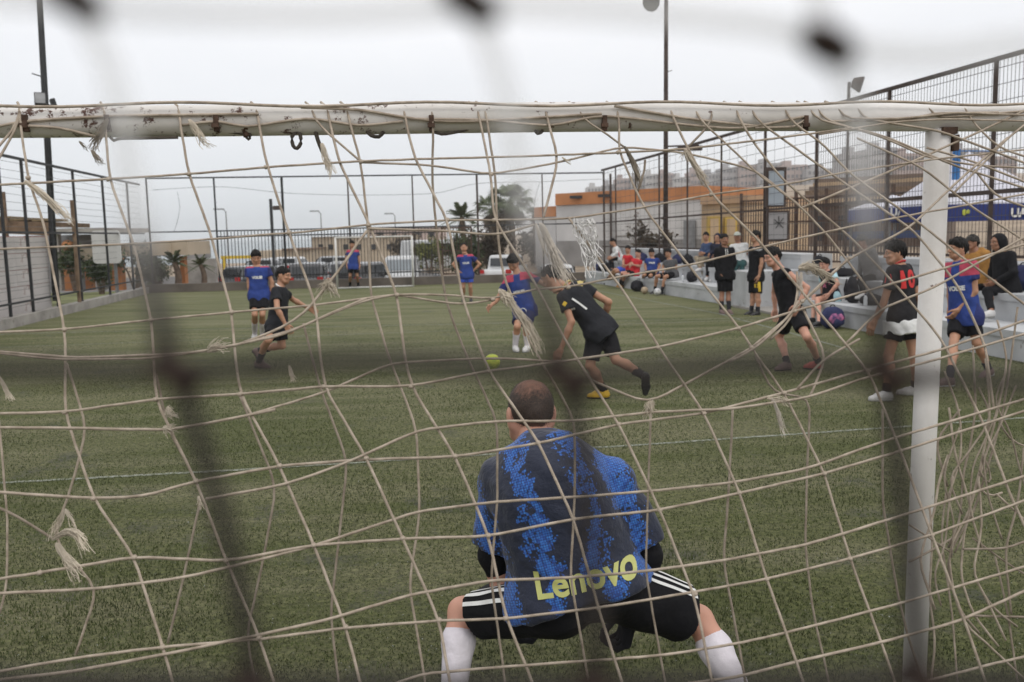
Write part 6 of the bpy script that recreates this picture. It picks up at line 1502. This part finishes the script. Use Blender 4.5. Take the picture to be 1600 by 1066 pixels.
def lay(S, pts, dr, w, m_, name='stripe', on_='shirt'):
    o = S[on_]; p0 = wloc(o); bvh = BVHTree.FromPolygons([q.co for q in o.data.vertices], [tuple(q.vertices) for q in o.data.polygons]); V = []
    pts = smooth_path(pts, .03)
    for i, q in enumerate(pts):
        tg = nrm(pts[min(i + 1, len(pts) - 1)] - pts[max(0, i - 1)]); sd_ = nrm(np.cross(tg, dr)) * w / 2
        for s_ in (-1, 1):
            h_ = bvh.ray_cast(Vector(q + sd_ * s_ - p0), Vector(dr), 2.0); V.append(np.array(h_[0]) - np.array(dr) * .004 if h_[0] is not None else None)
    ok = [(V[2 * i], V[2 * i + 1]) for i in range(len(pts)) if V[2 * i] is not None and V[2 * i + 1] is not None]
    if len(ok) > 1: link(name, mk_mesh(name, np.array([x for pr in ok for x in pr]), [np.array([(2 * j, 2 * j + 1, 2 * j + 3, 2 * j + 2) for j in range(len(ok) - 1)])], True), m_, o)
def px_lay(S, pl, Y, w, m_, on_='shirt', name='stripe'):
    a = [P(x, y, Y - .8) for x, y in pl]; d = nrm(P(*pl[len(pl) // 2], Y) - a[len(pl) // 2]); lay(S, a, d, w, m_, name, on_)
px_lay(S, [(893, 466), (905, 474), (918, 484)], 10.1, .020, TRIM_W); px_lay(S, [(884, 489), (890, 485), (899, 482)], 10.1, .020, TRIM_W); px_lay(S, [(888, 447), (900, 442), (912, 444)], 10.1, .06, mat('gold_print', (.48, .38, .14), .6, .2, 30, .05)); px_lay(S, [(880, 478), (884, 472)], 10.1, .04, TRIM_Y)
S = person('runner in black sleeveless top and shorts moving left near the stand', 11.8, -98, Jd((1237, 489), (1219, 421, '0'), (1207, 402, '0'), (1261, 450, 'n'), (1247, 477, 'n'), (1210, 457, 'f'), (1211, 484, '0'), (1261, 527, 'n'), (1279, 567, 'g'), (1217, 527, 'f'), (1230, 568, 'g')), H=1.74, skin=2, hair='short', look=-100, nod=14, shirt=BLACK, sleeve=0, bottom=BLACK, blen=.68, sock=SOCKB, sockh=.22, shoe=(SHR, SHG), sole=DSOLE, toes=(-60, -110))
S = person('player with red ten on the back of his black shirt walking past the goal post', 9.85, -42, Jd((1411, 490), (1405, 414, '0'), (1398, 397, '0'), (1380, 474, '0'), (1367, 502, '0'), (1438, 470, '0'), (1436, 498, '0'), (1388, 556, 'n'), (1386, 614, 'g'), (1428, 556, 'f'), (1430, 606, 'g')), H=1.74, skin=0, hair='full', look=-82, nod=4, shirt=TRED, bottom=BLACK, blen=.62, sock=SOCKB, sockh=.25, shoe=SHW, toes=(-88, -60), neck_trim=cloth('red_trim', (.45, .03, .035)))
text_on(S['shirt'], '10', .25, S['pel'] + S['up'] * .36 - S['front'] * .1 - S['side'] * .065, S['side'], S['up'], TRIM_R, S['shirt'], .012)
f = Field(S['pel'] - .4, S['pel'] + .3, .014); f.spine(S['pel'], (S['side'], S['front'], S['up']), S['L'], [-.5, 0], [.245, .215], [.205, .18], -.40, -.12, .0, 0, True); f.wrinkle(.008, 40, 2); v, qd = f.surf(); S['child']('undershirt', v, qd, WHITE)
px_lay(S, [(1372, 461), (1380, 466), (1391, 468)], 9.85, .02, TRIM_R); px_lay(S, [(1385, 424), (1388, 434), (1386, 444)], 9.85, .06, TRIM_R); px_lay(S, [(1381, 500), (1383, 512), (1380, 524)], 9.85, .05, TRIM_R); px_lay(S, [(1428, 416), (1436, 422), (1442, 430)], 9.85, .04, TRIM_R)
S = person('player in blue shirt partly behind the near goal post', 11.0, -118, Jd((1508, 492), (1500, 408, '0'), (1496, 390, '0'), (1523, 456, 'n'), (1498, 484, 'n'), (1485, 455, 'f'), (1484, 480, '0'), (1526, 536, '0'), (1545, 578, 'g'), (1490, 536, 'n'), (1484, 592, 'g')), H=1.74, hair='full', look=-92, shirt=BLUEJ, bottom=BLACK, blen=.72, sock=SOCKB, sockh=.3, shoe=SHG, toes=(-110, -90), foot_pitch=(18, 0))
chest_text(S, 'VOLSE', .075, .33)
S = person('young man in black hoodie and shorts standing with hands in pockets by the stand', 20.0, 172, Jd((1133, 428), (1132, 387, '0'), (1132, 375, '0'), (1148, 410, '0'), (1142, 427, 'n'), (1118, 410, '0'), (1123, 427, 'n'), (1138, 460, '0'), (1139, 485, 'g'), (1128, 460, '0'), (1127, 485, 'g')), H=1.74, skin=1, hair='short', shirt=BLACK, sleeve=1.95, hood=True, bottom=BLACK, blen=.85, sock=SOCKB, sockh=.55, shoe=SHG, loose=.030)
for dx in (-.02, .02): lay(S, [S['nk'] + S['side'] * dx + S['up'] * -.03 + S['front'] * .5, S['nk'] + S['side'] * dx - S['up'] * .17 + S['front'] * .5], -S['front'], .012, TRIM_W, 'drawstring')
S = person('player with yellow thirteen on black shorts standing side on by the stand', 19.4, -112, Jd((1181, 430), (1182, 385, '0'), (1180, 370, '0'), (1190, 411, 'n'), (1186, 431, 'n'), (1174, 410, '0'), (1173, 429, '0'), (1184, 462, 'n'), (1184, 488, 'g'), (1176, 462, '0'), (1174, 487, 'g')), H=1.74, hair='short', look=-95, nod=6, shirt=BLACK, sleeve=.6, bottom=BLACK, blen=.88, sock=SOCKB, sockh=.35, shoe=SHB, sole=mat('lime_sole', (.5, .5, .25), .6, .1, 9, 0))
px_lay(S, [(1186, 437), (1187, 456)], 19.4, .05, TRIM_Y, 'shorts'); text_on(S['shorts'], '13', .10, P(1178, 446, 19.4), [1, 0, 0], [0, 0, 1], TRIM_Y, S['shorts'], .004); px_lay(S, [(1176, 388), (1186, 391), (1192, 388)], 19.4, .04, mat('print_grey', (.35, .35, .36), .6, .1, 20, 0))

# on the stand
def YB(px, py, k0, off=.35):
    q = PU(px, py, 8.5 + .8 * k0 + off); q = PU(px, py, ubench(-q[0] * ST + q[1] * CT) + .8 * k0 + off); return float(q[1])
Y = YB(970, 403, 1); S = person('man in white sports jacket sitting hunched at the left end of the stand', Y, -100, Jd((968, 404), (961, 386, '0'), (957, 378, 'n'), (964, 395, 'n'), (955, 402, '0'), (962, 394, 'f'), (954, 401, '0'), (953, 404, 'n'), (956, 421, 'n'), (956, 402, 'f'), (958, 420, '0')), hair='short', look=-100, nod=20, shirt=WHITE, sleeve=1.9, bottom=BLACK, blen=1.9, shoe=SHB, loose=.03)
px_lay(S, [(965, 388), (967, 396), (968, 402)], Y, .04, TRIM_R)
Y = YB(980, 420, 0); S = person('seated player in red shirt and blue shorts leaning back on the stand', Y, -120, Jd((979, 421), (981, 399, '0'), (981, 390, '0'), (988, 411, '0'), (979, 415, 'n'), (974, 409, 'n'), (974, 415, 'n'), (962, 425, 'n'), (950, 441, 'g'), (960, 422, 'n'), (946, 440, 'g')), hair='short', look=-150, nod=8, shirt=REDJ, bottom=BSHORT, blen=.7, sock=SOCKB, sockh=.4, shoe=SHB)
Y = YB(991, 426, 0); S = person('seated player in red shirt and black shorts beside the first red shirt', Y, -125, Jd((991, 426), (996, 405, '0'), (997, 396, '0'), (1000, 416, '0'), (990, 414, 'n'), (986, 414, 'n'), (984, 416, 'n'), (976, 430, 'n'), (972, 446, 'g'), (972, 427, 'n'), (969, 445, 'g')), hair='short', look=-130, nod=5, skin=2, shirt=REDJ, bottom=BLACK, blen=.6, sock=SOCKB, sockh=.5, shoe=SHO)
Y = YB(1019, 424, 0); S = person('seated player in blue shirt looking down between red and black shirts', Y, -165, Jd((1019, 425), (1019, 404, '0'), (1018, 395, 'n'), (1031, 415, '0'), (1026, 425, 'n'), (1008, 415, '0'), (1010, 426, 'n'), (1016, 431, 'n'), (1013, 446, 'g'), (1006, 430, 'n'), (1003, 446, 'g')), hair='short', nod=25, shirt=BLUEJ, bottom=BLACK, blen=.8, sock=SOCKW, sockh=.75, shoe=SHW)
chest_text(S, 'VOLSE', .062, .28)
Y = YB(1048, 428, 0); S = person('seated player in black patterned shirt with bare shins and black socks', Y, -145, Jd((1050, 428), (1046, 406, '0'), (1044, 396, '0'), (1057, 419, '0'), (1042, 428, 'n'), (1036, 417, '0'), (1036, 428, 'n'), (1039, 433, 'n'), (1034, 456, 'g'), (1026, 432, 'n'), (1023, 455, 'g')), skin=0, hair='full', look=-150, nod=8, shirt=GREYT, bottom=BLACK, blen=.75, sock=SOCKB, sockh=.35, shoe=SHB, toes=(-120, -120))
Y = YB(1104, 403, 1); S = person('man in blue long sleeve shirt and tan trousers sitting on the upper step', Y, -118, Jd((1106, 404), (1105, 380, '0'), (1103, 370, '0'), (1112, 393, '0'), (1100, 396, 'n'), (1096, 392, '0'), (1096, 396, 'n'), (1095, 406, 'n'), (1100, 434, 'n'), (1088, 403, 'n'), (1094, 420, 'n')), hair='short', look=-150, nod=4, shirt=DENIM, sleeve=1.9, bottom=TANT, blen=1.9, shoe=SHW)
Y = YB(1122, 404, 1, .45); S = person('person in dark clothes sitting behind the black hoodie', Y, -150, Jd((1121, 405), (1122, 381, '0'), (1121, 372, '0'), (1130, 394, '0'), (1120, 400, 'n'), (1112, 394, '0'), (1108, 398, 'n'), (1114, 410, 'n'), (1112, 436, 'n'), (1107, 408, 'n'), (1105, 434, 'n')), hair='hood', nod=6, shirt=cloth('dark_navy_cloth', (.022, .025, .045)), sleeve=1.9, bottom=BLACK, blen=1.9, shoe=SHW)
Y = YB(1157, 408, 1, .3); S = person('bearded man in white shirt and pale cap sitting behind the standing players', Y, -165, Jd((1157, 410), (1154, 381, '0'), (1152, 370, '0'), (1166, 396, '0'), (1160, 410, 'n'), (1144, 396, '0'), (1147, 408, 'n'), (1160, 414, 'n'), (1158, 440, 'n'), (1150, 413, 'n'), (1149, 440, 'n')), skin=1, hair='crew', cap=mat('cap_pale', (.45, .47, .42), .8, .1, 9, .1), shirt=WHITE, sleeve=.8, bottom=cloth('teal_cloth', (.03, .08, .08)), blen=1.9, shoe=SHW, build=1.1)
Y = YB(1297, 463, 0, .30); S = person('seated player in black shirt with pale blue sleeves on the low step', Y, -112, Jd((1299, 464), (1293, 425, '0'), (1288, 414, '0'), (1309, 444, 'n'), (1295, 460, 'n'), (1285, 446, 'f'), (1284, 462, '0'), (1277, 468, 'n'), (1280, 504, 'g'), (1272, 464, 'f'), (1270, 498, 'g')), H=1.72, skin=2, hair='full', look=-120, nod=6, shirt=PALEJ, bottom=BLACK, blen=.68, sock=None, shoe=SHB, toes=(-110, -110))
px_lay(S, [(1284, 446), (1290, 444), (1294, 448)], Y, .10, mat('pink_print', (.45, .12, .2), .6, .3, 14, 0))
Y = YB(1365, 430, 1, .30); S = person('man in grey hoodie and dark cap leaning forward on the stand', Y, -105, Jd((1366, 432), (1353, 390, '0'), (1346, 378, '0'), (1372, 416, 'n'), (1354, 436, 'n'), (1346, 416, 'f'), (1342, 434, '0'), (1346, 440, 'n'), (1350, 460, 'n'), (1340, 436, 'f'), (1340, 457, '0')), H=1.76, skin=1, hair='short', cap=SHB, look=-105, nod=14, shirt=GREYH, sleeve=1.95, hood=True, bottom=BLACK, blen=1.9, shoe=SHW, loose=.03)
Y = YB(1535, 448, 1, .3); S = person('smiling man in mustard hoodie and dark cap sitting on the right of the stand', Y, -112, Jd((1537, 449), (1526, 394, '0'), (1518, 380, '0'), (1545, 426, 'n'), (1522, 446, 'n'), (1512, 424, '0'), (1510, 444, 'n'), (1514, 456, 'n'), (1512, 486, 'n'), (1508, 452, '0'), (1506, 484, 'n')), H=1.74, skin=1, hair='short', cap=mat('cap_brown', (.05, .045, .04), .8, .2, 9, .1), look=-95, shirt=MUST, sleeve=1.95, hood=True, bottom=BLACK, blen=1.9, shoe=SHW, loose=.03)
Y = YB(1572, 452, 1, .25); S = person('figure in black hood and jacket sitting with white trainers at the right of the stand', Y, -105, Jd((1573, 453), (1567, 394, '0'), (1559, 379, '0'), (1584, 426, 'n'), (1556, 440, 'n'), (1550, 424, 'f'), (1548, 440, '0'), (1543, 455, 'n'), (1549, 487, 'n'), (1540, 452, 'f'), (1540, 484, '0')), H=1.76, skin=1, hair='hood', look=-100, nod=5, shirt=BLACK, sleeve=1.95, hood=False, bottom=BLACK, blen=1.9, shoe=SHW, loose=.035)

# ------------------------------------------------------------------ coastal haze
hm = bpy.data.materials.new('haze_air'); hm.use_nodes = True
hn, hl = hm.node_tree.nodes, hm.node_tree.links
hn.remove(hn['Principled BSDF'])
pv = hn.new("ShaderNodeVolumePrincipled"); pv.inputs['Density'].default_value = .0005; pv.inputs['Color'].default_value = (.97, .975, .985, 1); pv.inputs['Anisotropy'].default_value = .2
hl.new(pv.outputs[0], hn['Material Output'].inputs['Volume'])
hz_ = MB().box((0, 0, 22.0), (6600, 6600, 76.0))
tag(link('haze', hz_.mesh('haze'), hm), 'pale coastal haze over the whole place', 'haze', kind='stuff')
